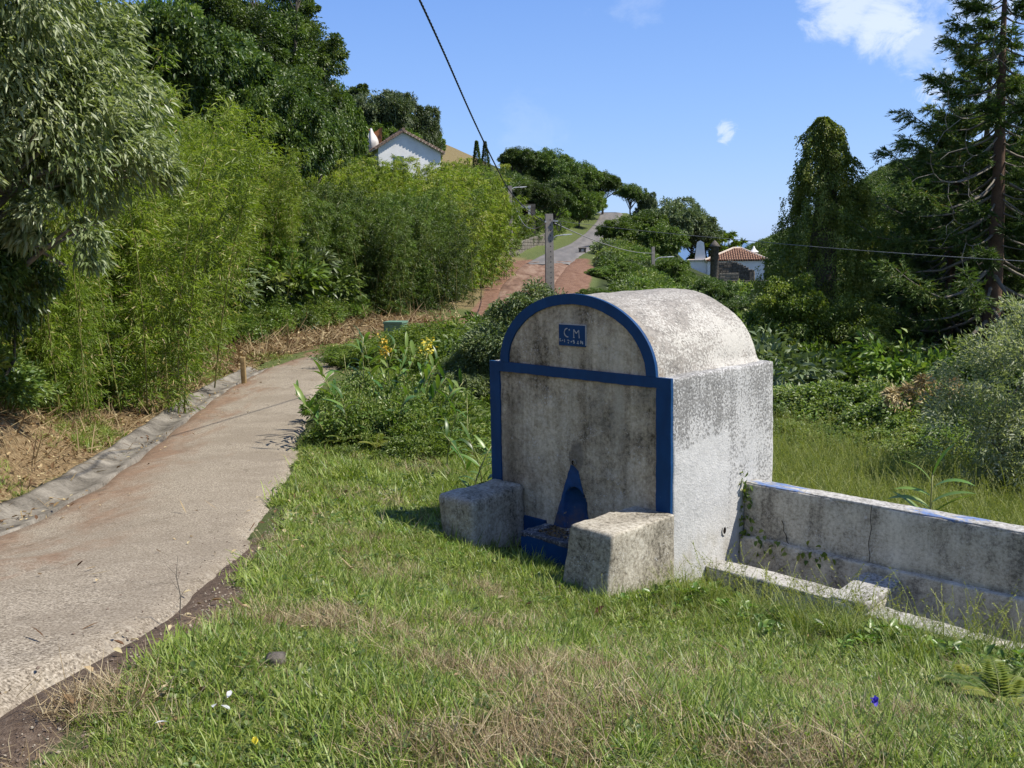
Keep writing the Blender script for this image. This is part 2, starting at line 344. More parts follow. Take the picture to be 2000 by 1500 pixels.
def lane_edge_noise(y, s): return .07*np.sin(y*1.13+s)+.05*np.sin(y*2.9+s*2+.8*np.sin(y*.7))+.022*np.sin(y*7.7+s*3+1.5*np.sin(y*1.9))+.012*np.sin(y*17.3+2*np.sin(y*3.1))
def zones(x, y):
    u = x-xr(y); h = hw(y); v = -u-h
    litter = sstep(v, .3, .8)*(1-sstep(v, np.interp(y, [0, 12, 20, 30, 40], [3.5, 2.6, 3.2, 4.5, 5]), np.interp(y, [0, 12, 20, 30, 40], [5, 4.0, 5, 7, 7.5])))*(y < 46)
    litter = litter*np.where(y > 40, 1-sstep(y, 40, 46), 1)
    dry = sstep(v, 15, 22)*sstep(y, 118, 132)*(y < 230)
    verge = sstep(v, .2, .8)*(1-sstep(v, 2.6, 3.4))*sstep(y, 44, 48)*(1-sstep(y, 84, 95))
    dry = np.maximum(dry, verge*.8)
    patch = 0
    for (a, b, p, q) in ((-.25, 2.95, .34, .17), (.22, 3.35, .36, .2), (-.05, 3.85, .3, .12), (-1.0, 4.5, .17, .13), (-.72, 4.4, .14, .09), (.95, 3.05, .3, .15), (-.2, 5.1, .2, .12), (.55, 4.3, .28, .1), (-1.5, 3.3, .2, .12)):
        patch = patch+1.5*np.exp(-(((x-a)/p)**2+((y-b)/q)**2))
    P3_ = np.stack([x, y, 0*x], -1).reshape(-1, 3); patch = sstep(patch+.45*vnoise(P3_, 3.5, 81).reshape(x.shape), .35, .75)
    dry = np.maximum(dry, np.clip(patch, 0, 1)*.8)
    red = (1-sstep(np.abs(u), h+.2, h+np.interp(y, [30, 60, 80], [.4, 1.5, 2.6])))*sstep(y, 27, 32)*(1-sstep(y, 84, 90))
    red = np.maximum(red, sstep(u, h-.5, h)*(1-sstep(u, h+1.6, h+2.6))*sstep(y, 52, 60)*(1-sstep(y, 78, 86)))
    bare = sstep(u, h-.4, h-.1)*(1-sstep(u, h+.16, h+.42+lane_edge_noise(y, 1.0)))*(1-sstep(y, 6.5, 8.5))
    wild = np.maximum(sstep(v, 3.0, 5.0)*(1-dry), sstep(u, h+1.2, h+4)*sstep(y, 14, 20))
    return dict(litter=litter, dry=dry, red=red, bare=bare, wild=wild)
def axis(segs):
    out = []
    for a, b, st in segs: out += list(np.arange(a, b, st))
    return np.array(out+[segs[-1][1]])
gx = axis([(-600, -160, 22), (-160, -40, 6), (-40, -12, 1.4), (-12, -6, .25), (-6, 5.5, .11), (5.5, 14, .5), (14, 60, 2), (60, 240, 6), (240, 700, 30)])
gy = axis([(-60, -10, 6), (-10, 2, .6), (2, 13, .11), (13, 28, .28), (28, 60, .7), (60, 200, 1.6), (200, 480, 7), (480, 1100, 60)])
GX, GY = np.meshgrid(gx, gy); GZ = ground_z(GX, GY)
idx = np.arange(GX.size).reshape(GX.shape)
Fg = np.stack([idx[:-1, :-1], idx[:-1, 1:], idx[1:, 1:], idx[1:, :-1]], -1).reshape(-1, 4)
zz = zones(GX.ravel(), GY.ravel())
g = link('ground', mesh_np('ground', np.stack([GX, GY, GZ], -1).reshape(-1, 3), Fg, True, zz), M['ground']); tag(g, kind='structure')

# ---- sea
m, nt = new_mat('sea'); co = nt.n('ShaderNodeNewGeometry', out=0)
finish(nt, (.012, .045, .11), .22, .5, nt.noise(co, .05, 6, .6), .3, 1.0); M['sea'] = m
mb = MB(); mb.add([(-30000, 300, -62), (30000, 300, -62), (30000, 45000, -62), (-30000, 45000, -62)], [(0, 1, 2, 3)])
tag(mb.build('sea', M['sea']), kind='structure')

# ---- lane of worn concrete, red dirt stretch, asphalt beyond
def lane(name, y0, y1, step, mat, up, ends=0.0, wide=0.0, fade=None):
    ys = np.arange(y0, y1+.01, step); k = 17; s = np.linspace(-1, 1, k)
    V = []
    for y in ys:
        c, z, h = float(xr(np.array([y]))[0]), float(zr(np.array([y]))[0]), float(hw(np.array([y]))[0])+wide
        l = -h+.03*math.sin(y*3.1); r = h+float(lane_edge_noise(np.array(y), .4))*(1.0 if y < 30 else .6)
        for q in s:
            x = c+(l+(r-l)*(q+1)/2)
            yy = y+(ends*math.sin(q*5+y)+ends*.6*math.sin(q*13) if (y < y0+step*.5 or y > y1-step*1.5) else 0)
            V.append((x, yy, z+up+.018*(1-q*q)-(.11 if abs(q) == 1 else 0)))
    n = len(ys); I = np.arange(n*k).reshape(n, k)
    F = np.stack([I[:-1, :-1], I[:-1, 1:], I[1:, 1:], I[1:, :-1]], -1).reshape(-1, 4)
    side = np.tile(s, n)
    o = link(name, mesh_np(name, V, F, True, {'side': side}), mat); tag(o, kind='structure'); return o
m, nt = new_mat('lane_concrete'); geo = nt.n('ShaderNodeNewGeometry', out=0); side = nt.n('ShaderNodeAttribute', out=2, attribute_name='side')
na = nt.noise(geo, .9, 7, .65); nb = nt.noise(geo, 9, 6, .7); nc = nt.noise(geo, 70, 5, .8); vor = nt.n('ShaderNodeTexVoronoi', {'Vector': geo, 'Scale': 70.0}, 0)
agg = nt.m('ADD', nt.m('ADD', nt.m('MULTIPLY', nt.m('SUBTRACT', nc, .5), 2.2), .28), nt.m('MULTIPLY', vor, .45))
c = nt.ramp(agg, [(.14, (.050, .041, .030)), (.38, (.165, .137, .100)), (.60, (.285, .245, .185)), (.88, (.44, .39, .31))])
c = nt.mix(nt.m('MULTIPLY', nt.step(na, .44, .60), .45), c, (.165, .135, .098))
c = nt.mix(nt.m('MULTIPLY', nt.step(nb, .55, .72), .30), c, (.33, .295, .235))
sx = nt.n('ShaderNodeVectorMath', {0: geo, 1: (1.0, .30, 1.0)}, 0, operation='MULTIPLY')
nd = nt.noise(sx, 1.7, 7, .68, .6)
dirt = nt.step(nt.m('ADD', nt.m('MULTIPLY', side, -.30), nd), .52, .80)
c = nt.mix(nt.m('MULTIPLY', dirt, .70), c, nt.ramp(nb, [(.35, (.115, .062, .036)), (.65, (.225, .130, .075))]))
wet = nt.step(nt.noise(sx, 3.3, 6, .62, .9), .62, .68)
c = nt.mix(nt.m('MULTIPLY', wet, .35), c, (.075, .055, .038))
pale = nt.step(nt.m('ADD', side, nt.m('MULTIPLY', nt.m('SUBTRACT', nb, .5), .8)), .86, 1.05)
c = nt.mix(nt.m('MULTIPLY', pale, .35), c, (.38, .345, .28))
wv = nt.vm('ADD', geo, nt.n('ShaderNodeVectorMath', {0: nt.noise(geo, 2.2, 5, .65, out=1), 'Scale': 1.1}, 0, operation='SCALE'))
vc = nt.n('ShaderNodeTexVoronoi', {'Vector': wv, 'Scale': .42}, 0, feature='DISTANCE_TO_EDGE')
c = nt.mix(nt.m('MULTIPLY', nt.m('SUBTRACT', 1.0, nt.step(vc, .001, .006)), .45), c, (.06, .047, .034))
finish(nt, c, .92, .2, agg, .4, .006); M['lane'] = m
m, nt = new_mat('red_dirt'); geo = nt.n('ShaderNodeNewGeometry', out=0); side = nt.n('ShaderNodeAttribute', out=2, attribute_name='side')
n1_ = nt.noise(nt.vm('MULTIPLY', geo, (1, .16, 1)), 1.5, 8, .68, .6); n2_ = nt.noise(geo, 18, 5, .7)
c = nt.ramp(nt.m('ADD', nt.m('MULTIPLY', n1_, .7), nt.m('MULTIPLY', n2_, .3)), [(.36, (.075, .044, .031)), (.5, (.175, .108, .075)), (.64, (.27, .195, .145))])
finish(nt, c, .95, .1, n2_, .6, .02); M['red_dirt'] = m
m, nt = new_mat('asphalt'); geo = nt.n('ShaderNodeNewGeometry', out=0); side = nt.n('ShaderNodeAttribute', out=2, attribute_name='side')
n2_ = nt.noise(geo, 9, 6, .7); n3_ = nt.noise(nt.vm('MULTIPLY', geo, (1, .12, 1)), 1.6, 5, .6)
tr = nt.m('ABSOLUTE', nt.m('SUBTRACT', nt.m('ABSOLUTE', side), .45))
c = nt.ramp(nt.m('ADD', nt.m('MULTIPLY', n3_, .6), nt.m('MULTIPLY', n2_, .4)), [(.32, (.10, .095, .088)), (.5, (.15, .14, .13)), (.7, (.21, .195, .175))])
c = nt.mix(nt.m('MULTIPLY', nt.m('SUBTRACT', 1.0, nt.step(tr, .05, .3)), .35), c, (.09, .088, .085))
finish(nt, c, .9, .25, n2_, .3, .01); M['asphalt'] = m
lane('road_concrete', -6, 34.0, .08, M['lane'], 0.0)
lane('road_dirt', 32.5, 84, .5, M['red_dirt'], .012, 0.5)
lane('road_asphalt', 81, 188, 1.0, M['asphalt'], .022, 0.9)
# ---- gutter: a shallow concrete channel along the lane's left edge
ys = np.arange(-4, 26.1, .2); V = []
prof = [(-.50, -.12), (-.47, .055), (-.42, .045), (-.34, .0), (-.25, -.045), (-.15, -.055), (-.06, -.03), (.05, -.004), (.07, -.08)]
for y in ys:
    c, z, h = float(xr(np.array([y]))[0]), float(zr(np.array([y]))[0]), float(hw(np.array([y]))[0])
    for a, b in prof: V.append((c-h+a+.012*math.sin(y*2.3+a*9), y, z+b+.008*math.sin(y*5.1+a*4)))
k = len(prof); I = np.arange(len(ys)*k).reshape(-1, k)
m, nt = new_mat('gutter_concrete'); geo = nt.n('ShaderNodeNewGeometry', out=0)
na = nt.noise(geo, 2.2, 7, .65); nb = nt.noise(geo, 40, 5, .7)
c = nt.ramp(nt.m('ADD', nt.m('MULTIPLY', na, .65), nt.m('MULTIPLY', nb, .35)), [(.36, (.05, .043, .034)), (.5, (.155, .14, .115)), (.66, (.29, .265, .22))])
finish(nt, c, .9, .2, nb, .5, .01); M['gutter'] = m
tag(link('gutter', mesh_np('gutter', V, np.stack([I[:-1, :-1], I[:-1, 1:], I[1:, 1:], I[1:, :-1]], -1).reshape(-1, 4), True), M['gutter']), kind='structure')

# ------------------------------------------------------------------ fountain
def concrete(name, dark, mid, light, streaks=1.0, lich=.5, extra=None):
    m, nt = new_mat(name); co = objco(nt)
    c1 = nt.noise(co, 2.6, 8, .62, .3); st = nt.noise(nt.vm('MULTIPLY', co, (7.0, 7.0, .55)), 1.0, 7, .62, .4)
    fi = nt.noise(co, 34, 6, .7); sp = nt.noise(co, 110, 3, .7)
    con = lambda q, k: nt.m('ADD', nt.m('MULTIPLY', nt.m('SUBTRACT', q, .5), k), .5)
    fi, sp = con(fi, 1.9), con(sp, 1.7)
    f = nt.m('ADD', nt.m('ADD', nt.m('MULTIPLY', con(c1, 1.5), .34), nt.m('MULTIPLY', con(st, 1.5), .34*streaks)), nt.m('MULTIPLY', fi, .32+.34*(1-streaks)))
    big = con(nt.noise(nt.vm('ADD', co, (5.3, 2.1, 7.7)), 1.3, 5, .6), 1.6)
    f = nt.m('ADD', f, nt.m('MULTIPLY', nt.m('SUBTRACT', big, .5), .30))
    c = nt.ramp(f, [(.33, dark), (.50, mid), (.68, light)])
    blk = nt.m('MULTIPLY', nt.step(nt.m('ADD', nt.m('MULTIPLY', sp, .55), nt.m('MULTIPLY', fi, .45)), .57, .75), nt.step(nt.m('ADD', nt.m('MULTIPLY', st, .5), nt.m('MULTIPLY', c1, .5)), .56, .44))
    c = nt.mix(nt.m('MULTIPLY', blk, .75), c, (.030, .027, .022))
    ps = nt.noise(nt.vm('ADD', co, (3.7, 1.2, 5.1)), 70, 3, .65)
    pm = nt.noise(nt.vm('ADD', co, (8.7, 2.2, 1.1)), 4, 5, .6)
    wh = nt.m('MULTIPLY', nt.step(ps, .57, .66), nt.step(pm, .48, .62))
    c = nt.mix(nt.m('MULTIPLY', wh, lich), c, tuple(min(.62, x*1.75) for x in light))
    vo = nt.n('ShaderNodeTexVoronoi', {'Vector': co, 'Scale': 9.0}, 0); vr = nt.n('ShaderNodeTexVoronoi', {'Vector': co, 'Scale': 9.0}, 1)
    spot = nt.m('MULTIPLY', nt.m('SUBTRACT', 1.0, nt.step(vo, .10, .14)), nt.m('GREATER_THAN', nt.n('ShaderNodeSeparateColor', {0: vr}, 0), .87))
    c = nt.mix(nt.m('MULTIPLY', spot, lich*.8), c, tuple(min(.6, x*1.5) for x in light))
    bmp = nt.m('ADD', nt.m('MULTIPLY', fi, .6), nt.m('MULTIPLY', sp, .4))
    if extra: c = extra(nt, co, c, f, fi, sp)
    finish(nt, c, .93, .2, bmp, .55, .012); M[name] = m; return m
def repair(nt, co, c, f, fi, sp):
    # smooth cement patch round the spout, rusty and green dribbles under the mouldings
    d = nt.vm('LENGTH', nt.vm('MULTIPLY', nt.vm('SUBTRACT', co, (-1.0, 0.02, .86)), (1.0, .0, .62)), out=1)
    k = nt.step(nt.m('ADD', d, nt.m('MULTIPLY', nt.m('SUBTRACT', nt.noise(co, 14, 4, .6), .5), .10)), .098, .072)
    c = nt.mix(k, c, nt.ramp(fi, [(.3, (.17, .15, .115)), (.7, (.25, .22, .175))]))
    x, y, z = [nt.n('ShaderNodeSeparateXYZ', {0: co}, i) for i in range(3)]
    under = nt.m('MULTIPLY', nt.step(z, 1.48, 1.545), nt.m('LESS_THAN', z, 1.56))
    oc = nt.mix(nt.step(nt.noise(co, 11, 4, .6), .48, .62), c, (.20, .135, .055))
    c = nt.mix(nt.m('MULTIPLY', under, .55), c, oc)
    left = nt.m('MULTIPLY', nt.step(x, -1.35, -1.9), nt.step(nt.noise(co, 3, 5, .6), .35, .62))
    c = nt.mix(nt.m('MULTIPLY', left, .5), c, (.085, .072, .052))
    pale_right = nt.m('MULTIPLY', nt.m('MULTIPLY', nt.step(x, -1.35, -.6), nt.step(z, .7, 1.4)), nt.step(nt.noise(nt.vm('MULTIPLY', co, (5, 5, .8)), 1, 4, .6), .42, .62))  # paler streaks towards the panel's upper right
    c = nt.mix(nt.m('MULTIPLY', pale_right, .5), c, (.36, .335, .27)); return c
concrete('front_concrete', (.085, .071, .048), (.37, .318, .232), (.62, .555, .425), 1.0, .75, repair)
concrete('bench_concrete', (.085, .075, .056), (.30, .27, .21), (.50, .465, .38), .55, .7)
concrete('trough_concrete', (.15, .135, .11), (.43, .395, .325), (.64, .60, .51), .8, .6)

concrete('basin_rim', (.03, .035, .045), (.10, .105, .115), (.42, .42, .40), .3, .8)
def mildew(name, paint, dark, bias=0.0, kind='side'):
    m, nt = new_mat(name); co = objco(nt)
    x, y, z = [nt.n('ShaderNodeSeparateXYZ', {0: co}, i) for i in range(3)]
    c1 = nt.noise(co, 2.4, 7, .62, .3); st = nt.noise(nt.vm('MULTIPLY', co, (7.5, 7.5, .7)), 1.0, 7, .62, .3)
    con = lambda q, k: nt.m('ADD', nt.m('MULTIPLY', nt.m('SUBTRACT', q, .5), k), .5)
    fi = con(nt.noise(co, 52, 4, .7), 2.6); f2 = con(nt.noise(co, 19, 6, .68), 1.7)
    if kind == 'side':
        up = nt.m('MULTIPLY', nt.step(z, .35, 1.6), .20)
        fresh = nt.m('MULTIPLY', nt.step(nt.m('ADD', y, nt.m('MULTIPLY', nt.m('SUBTRACT', f2, .5), .05)), .80, .76), nt.step(nt.m('ADD', nt.m('ADD', z, nt.m('MULTIPLY', y, -.10)), nt.m('MULTIPLY', nt.m('SUBTRACT', f2, .5), .05)), 1.04, 1.00))
        dens = nt.m('ADD', nt.m('ADD', nt.m('MULTIPLY', c1, .52), nt.m('MULTIPLY', st, .40)), nt.m('SUBTRACT', up, nt.m('MULTIPLY', fresh, .24)))
        dens = nt.m('ADD', dens, -.055+bias)
    else:
        fr = nt.m('MULTIPLY', nt.step(y, .55, .0), .10); tp = nt.m('MULTIPLY', nt.step(z, 1.85, 2.22), .10)
        dens = nt.m('ADD', nt.m('ADD', nt.m('MULTIPLY', c1, .62), nt.m('MULTIPLY', nt.noise(nt.vm('MULTIPLY', co, (3, 1.2, 5)), 2.2, 6, .65, .5), .42)), nt.m('ADD', fr, tp))
        dens = nt.m('ADD', dens, -.055+bias)
    g_ = nt.m('ADD', nt.m('MULTIPLY', fi, .62), nt.m('MULTIPLY', f2, .38))
    mk = nt.step(nt.m('ADD', g_, nt.m('MULTIPLY', nt.m('SUBTRACT', dens, .5), 1.5)), .50, .78)
    base = nt.ramp(nt.m('ADD', nt.m('MULTIPLY', c1, .5), nt.m('MULTIPLY', f2, .5)), [(.35, tuple(v*.82 for v in paint)), (.6, paint)])
    c = nt.mix(nt.m('MULTIPLY', mk, .86), base, nt.ramp(f2, [(.35, dark), (.65, tuple(v*2.1 for v in dark))]))
    if kind == 'vault':
        edge = nt.m('MULTIPLY', nt.step(y, .16, .03), nt.step(nt.noise(co, 9, 5, .65), .46, .62))
        c = nt.mix(nt.m('MULTIPLY', edge, .5), c, (.30, .22, .14))
    drip = nt.m('MULTIPLY', nt.step(z, .42, .08), nt.step(nt.noise(co, 6, 5, .6), .4, .7))
    if kind == 'side': c = nt.mix(nt.m('MULTIPLY', drip, .5), c, (.30, .27, .20))
    finish(nt, c, .9, .2, g_, .5, .010); M[name] = m
mildew('white_side', (.53, .525, .505), (.085, .083, .078), .035)
mildew('white_vault', (.49, .47, .42), (.115, .105, .092), .105, 'vault')
mildew('white_wall_top', (.42, .41, .38), (.07, .066, .056), .10, 'vault')
m, nt = new_mat('blue_paint'); co = objco(nt)
na = nt.noise(co, 3.5, 6, .6); nb = nt.noise(nt.vm('MULTIPLY', co, (14, 14, 3)), 1, 5, .65); nc = nt.noise(co, 46, 3, .6)
c = nt.ramp(nt.m('ADD', nt.m('MULTIPLY', na, .6), nt.m('MULTIPLY', nb, .4)), [(.3, (.005, .033, .095)), (.55, (.0065, .050, .148)), (.75, (.009, .062, .178))])
chip = nt.m('MULTIPLY', nt.step(nc, .70, .73), nt.step(na, .52, .6)); c = nt.mix(nt.m('MULTIPLY', chip, .6), c, (.30, .32, .32))
finish(nt, c, .6, .2, nt.m('ADD', nb, nt.m('MULTIPLY', nc, .4)), .25, .006); M['blue'] = m
m, nt = new_mat('blue_grimy'); co = objco(nt)
na = nt.noise(co, 7, 6, .65); x, y, z = [nt.n('ShaderNodeSeparateXYZ', {0: co}, i) for i in range(3)]
c = nt.ramp(na, [(.3, (.006, .034, .105)), (.6, (.010, .062, .19))])
rust = nt.m('MULTIPLY', nt.step(z, .52, .25), nt.step(na, .42, .66)); c = nt.mix(nt.m('MULTIPLY', rust, .75), c, (.085, .065, .055))
c = nt.mix(nt.m('MULTIPLY', nt.step(nt.noise(co, 30, 3, .6), .66, .7), .4), c, (.12, .11, .10))
finish(nt, c, .6, .3, na, .3, .006); M['blue_grimy'] = m
M['letter'] = simple('letter', (.42, .43, .42), .8, .2, .2, 30)
M['hole'] = simple('hole', (.012, .010, .008), .95, .05, .1)
m, nt = new_mat('wall_top_blue'); co = objco(nt)     # remains of blue paint on the wall's top
na = nt.noise(nt.vm('MULTIPLY', co, (2.2, 9, 3)), 1.3, 7, .68, .4); nb = nt.noise(co, 32, 5, .7)
w = nt.ramp(nb, [(.32, (.10, .092, .08)), (.5, (.33, .32, .29)), (.68, (.50, .49, .46))])
x = nt.n('ShaderNodeSeparateXYZ', {0: co}, 0)
zonef = nt.m('ADD', nt.step(nt.m('ABSOLUTE', nt.m('SUBTRACT', x, .32)), .42, .15), nt.step(nt.m('ABSOLUTE', nt.m('SUBTRACT', x, 1.68)), .42, .15))
k = nt.step(nt.m('ADD', nt.m('ADD', nt.m('MULTIPLY', na, .7), nt.m('MULTIPLY', nb, .3)), nt.m('MULTIPLY', zonef, .10)), .60, .66)
c = nt.mix(nt.m('MULTIPLY', k, .8), w, nt.ramp(nb, [(.3, (.03, .09, .26)), (.7, (.07, .16, .38))])); finish(nt, c, .85, .25, nb, .4, .008); M['wall_top_blue'] = m

fo = empty('drinking_fountain', (FO[0], FO[1], 0), YAW)
tag(fo, 'weathered concrete water fountain with barrel vault roof and blue painted trim beside the lane', 'fountain')
ZS = 1.62; XC, AX, AZ = -1.024, .880, .634     # spring height, arch centre, half axes
# body behind the front panel
def wobble(P):
    P[:, 0] += .012*np.sin(P[:, 2]*2.1)*(P[:, 0] > -.1); return P
body = rough_box('body', -2.05, 0, .03, 1.52, -.45, ZS, M['white_side'], fo, .06, .005, .022, wobble, 3)
bm = bmesh.new(); bm.from_mesh(body.data); bm.normal_update()     # open behind the front panel, where the niche is sunk
bmesh.ops.delete(bm, geom=[f for f in bm.faces if f.normal.y < -.9 and f.calc_center_median().y < .06 and -1.95 < f.calc_center_median().x < -.1], context='FACES'); bm.to_mesh(body.data); bm.free()
# front panel as a relief with the sunk niche under the spout
def niche(x, z):
    zc, xc = .40, -1.02; wx = np.where(z > zc, .138, .138+.0*z); top = .19
    q = ((x-xc)/wx)**2+np.where(z > zc, ((z-zc)/top)**2, ((z-zc)/.34)**2)
    return .095*np.sqrt(np.clip(1-q, 0, 1))
def panel_y(X, Z, seed=9):
    P = np.stack([X, 0*X, Z], -1).reshape(-1, 3)
    r = (vnoise(P, 2.5, seed)*.004+vnoise(P, 16, seed+1)*.0022+vnoise(P, 55, seed+2)*.0012).reshape(X.shape)
    for (a, b, s, dp) in ((-.62, .73, .05, -.012), (-.50, .62, .05, .007), (-1.72, .62, .06, .005), (-.82, .78, .035, -.010)):
        r = r+dp*np.exp(-(((X-a)/s)**2+((Z-b)/(s*.8))**2))
    return .018+r+niche(X, Z)
px_ = np.linspace(-2.048, -.002, 150); pz_ = np.linspace(-.3, ZS-.002, 140); PX, PZ = np.meshgrid(px_, pz_)
V = np.stack([PX, panel_y(PX, PZ), PZ], -1).reshape(-1, 3); I = np.arange(PX.size).reshape(PX.shape)
F = np.stack([I[:-1, :-1], I[:-1, 1:], I[1:, 1:], I[1:, :-1]], -1).reshape(-1, 4)
link('front_panel', mesh_np('front_panel', V, F, True), M['front_concrete'], fo)
# blue wedge below the spout
zt, zb = .782, .20; rows = np.linspace(zt, zb, 70); cols = np.linspace(0, 1, 44); V = []
for z in rows:
    t = (ZS-.84-z)/(.54); t = max(0, (.784-z)/.54)
    xl = -1.066-.195*t; xr_ = -.985+.150*t
    if z > .74: xr_ -= .05*((z-.74)/.042)
    for q in cols:
        x = xl+(xr_-xl)*q; x += .0015*math.sin(z*60)*(1 if q in (0, 1) else 0); V.append((x, 0, z))
V = np.array(V); V[:, 1] = panel_y(V[:, 0], V[:, 2])-.007
I = np.arange(len(V)).reshape(70, 44); F = np.stack([I[:-1, :-1], I[1:, :-1], I[1:, 1:], I[:-1, 1:]], -1).reshape(-1, 4)
link('splash_back', mesh_np('splash_back', V, F, True), M['blue_grimy'], fo)
mb = MB()
an = np.linspace(0, 2*np.pi, 15)[:-1]
ri = [(-1.026+.021*math.cos(a), .004, .808+.021*math.sin(a)) for a in an]; ro = [(-1.026+.029*math.cos(a), .012, .808+.029*math.sin(a)) for a in an]
rb = [(-1.026+.019*math.cos(a), .09, .808+.019*math.sin(a)) for a in an]; n_ = 14
mb.add(ri+ro+rb, [(i, (i+1) % n_, n_+(i+1) % n_, n_+i) for i in range(n_)], 0)
mb.F += [(i, 2*n_+i, 2*n_+(i+1) % n_, (i+1) % n_) for i in range(n_)]+[tuple(range(2*n_, 3*n_))]; mb.mi += [1]*(n_+1)
# pipe is short: its bore is dark inside
mb.build('spout', [M['front_concrete'], M['hole']], fo)
mb = MB(); mb.add([(-.005+.002, .757+.024*math.cos(a), .245+.034*math.sin(a)) for a in an], [tuple(range(14))]);
mb.add([(.013, .757+.022*math.cos(a), .245+.030*math.sin(a)) for a in an]+[(.013, .757+.034*math.cos(a), .245+.044*math.sin(a)) for a in an], [(i, 14+i, 14+(i+1) % 14, (i+1) % 14) for i in range(14)], 1)
mb.V[:14] = [(.012, y, z) for (x, y, z) in mb.V[:14]]
mb.build('drain_hole', [M['hole'], M['white_side']], fo)
# vault
th = np.linspace(0, np.pi, 61); ysv = np.concatenate([[.02, .035], np.linspace(.06, 1.42, 34), [1.46, 1.485, 1.50]])
V = []
for j, y in enumerate(ysv):
    e = 1-.035*max(0, (y-1.42)/.08)**2-.012*max(0, (.035-y)/.015)
    for a in th:
        z = AZ*math.sin(a)*e; x = AX*math.cos(a)*e; fl = .05*math.exp(-z/.035)*sstep(np.array(y), .25, .8)
        x += math.copysign(float(fl), math.cos(a)) if abs(math.cos(a)) > .2 else 0
        V.append((XC+x, y, ZS-.01+z))
V = np.array(V); dn = vnoise(V, 2.2, 21)*.006+vnoise(V, 12, 22)*.004+vnoise(V, 40, 23)*.0016
Nn = V-np.array([XC, 0, ZS-.1]); Nn[:, 1] = 0; Nn /= np.linalg.norm(Nn, axis=1)[:, None]; V = V+Nn*(dn*sstep(V[:, 1], .03, .12))[:, None]
I = np.arange(len(V)).reshape(len(ysv), 61); F = np.stack([I[:-1, :-1], I[:-1, 1:], I[1:, 1:], I[1:, :-1]], -1).reshape(-1, 4)
nv = len(V); V = np.vstack([V, [[XC, 1.505, ZS]]]); last = I[-1]
Fc = np.array([(last[i], last[i+1], nv, nv) for i in range(60)])
mbv = MB(); mbv.add(V, [tuple(f) for f in F]+[(int(a), int(b), int(c)) for a, b, c, _ in Fc]); mbv.build('vault', M['white_vault'], fo, True)
# tympanum relief inside the arch
rr = np.linspace(0, 1, 46); V = []
for q in rr:
    for a in th: V.append((XC+(AX-.02)*q*math.cos(a), 0, ZS+(AZ-.02)*q*math.sin(a)))
V = np.array(V); V[:, 1] = .019+(vnoise(V, 3, 31)*.003+vnoise(V, 18, 32)*.002+vnoise(V, 55, 33)*.001)
I = np.arange(len(V)).reshape(46, 61); F = np.stack([I[:-1, :-1], I[1:, :-1], I[1:, 1:], I[:-1, 1:]], -1).reshape(-1, 4)
link('tympanum', mesh_np('tympanum', V, F, True), M['front_concrete'], fo)
# blue trim: arch, band, two posts, each standing proud of the panel
def strip(name, inner, outer, y0, y1, mat, parent):
    n = len(inner); mb = MB(); V = [(x, y0, z) for x, z in inner]+[(x, y0, z) for x, z in outer]+[(x, y1, z) for x, z in inner]+[(x, y1, z) for x, z in outer]
    F = []
    for i in range(n-1):
        F += [(i, i+1, n+i+1, n+i), (2*n+i+1, 2*n+i, 3*n+i, 3*n+i+1), (i+1, i, 2*n+i, 2*n+i+1), (n+i, n+i+1, 3*n+i+1, 3*n+i)]
    F += [(0, n, 3*n, 2*n), (n-1, 3*n-1, 4*n-1, 2*n-1)]
    mb.add(V, F); return mb.build(name, mat, parent)
wob = lambda t, s: .0014*math.sin(t*9+s)+.0012*math.sin(t*31+2*s)+.0008*math.sin(t*83+s)
tha = np.linspace(0.0, np.pi, 73)
strip('arch_trim', [(XC+(.782+wob(a, 1))*math.cos(a), ZS+.006+(.546+wob(a, 2))*math.sin(a)) for a in tha],
      [(XC+(AX+.003)*math.cos(a), ZS+.006+(AZ+.0)*math.sin(a)) for a in tha], .0, .03, M['blue'], fo)
xs = np.linspace(-2.052, .003, 50)
strip('band_trim', [(x, 1.537+wob(x, 3)*1.1) for x in xs], [(x, ZS+.004) for x in xs], .001, .03, M['blue'], fo)
zs = np.linspace(.30, 1.538, 40)
strip('post_trim', [(-2.053, z) for z in zs], [(-1.924+wob(z, 4), z) for z in zs], .002, .03, M['blue'], fo)
strip('post_trim', [(-.140+wob(z, 5)*1.3-.003*math.exp(-((z-.9)/.06)**2), z) for z in zs], [(.004+wob(z, 6)*.6, z) for z in zs], .002, .03, M['blue'], fo)
mb = MB(); mb.box(-2.052, -2.049, .002, .028, .3, ZS-.0)
# plaque with its lettering
pl = MB()
X0, X1, Z0, Z1 = -1.177, -.880, ZS+.197, ZS+.376
nx = 12
pl.box(X0, X1, .004, .03, Z0, Z1)
plo = pl.build('plaque', M['blue'], fo)
pe = MB(); pe.box(X0-.002, X1+.006, .006, .03, Z1+.0005, Z1+.007); pe.box(X1+.0005, X1+.006, .006, .03, Z0+.012, Z1); pe.build('plaque_edge', M['letter'], plo)
lt = MB()
def stroke(pts, w=.008):
    """pts are in plaque units: x 0..1 from left, z 0..1 from the bottom"""
    q = [(X0+(X1-X0)*a, Z0+(Z1-Z0)*b) for a, b in pts]
    for (a, b), (c_, d_) in zip(q[:-1], q[1:]): lt.bar((a, .0025, b), (c_, .0025, d_), .005, w)
stroke([(.335, .83), (.29, .815), (.25, .76), (.225, .66), (.225, .57), (.25, .50), (.29, .455), (.345, .425), (.37, .43)], .0085)
stroke([(.40, .755), (.43, .785)], .012)
stroke([(.585, .42), (.585, .80), (.675, .62), (.775, .775), (.79, .40)], .0075); stroke([(.565, .42), (.61, .42)], .008)
stroke([(.04, .315), (.075, .315)], .006); stroke([(.05, .31), (.048, .19)], .005); stroke([(.085, .24), (.085, .19)], .005)
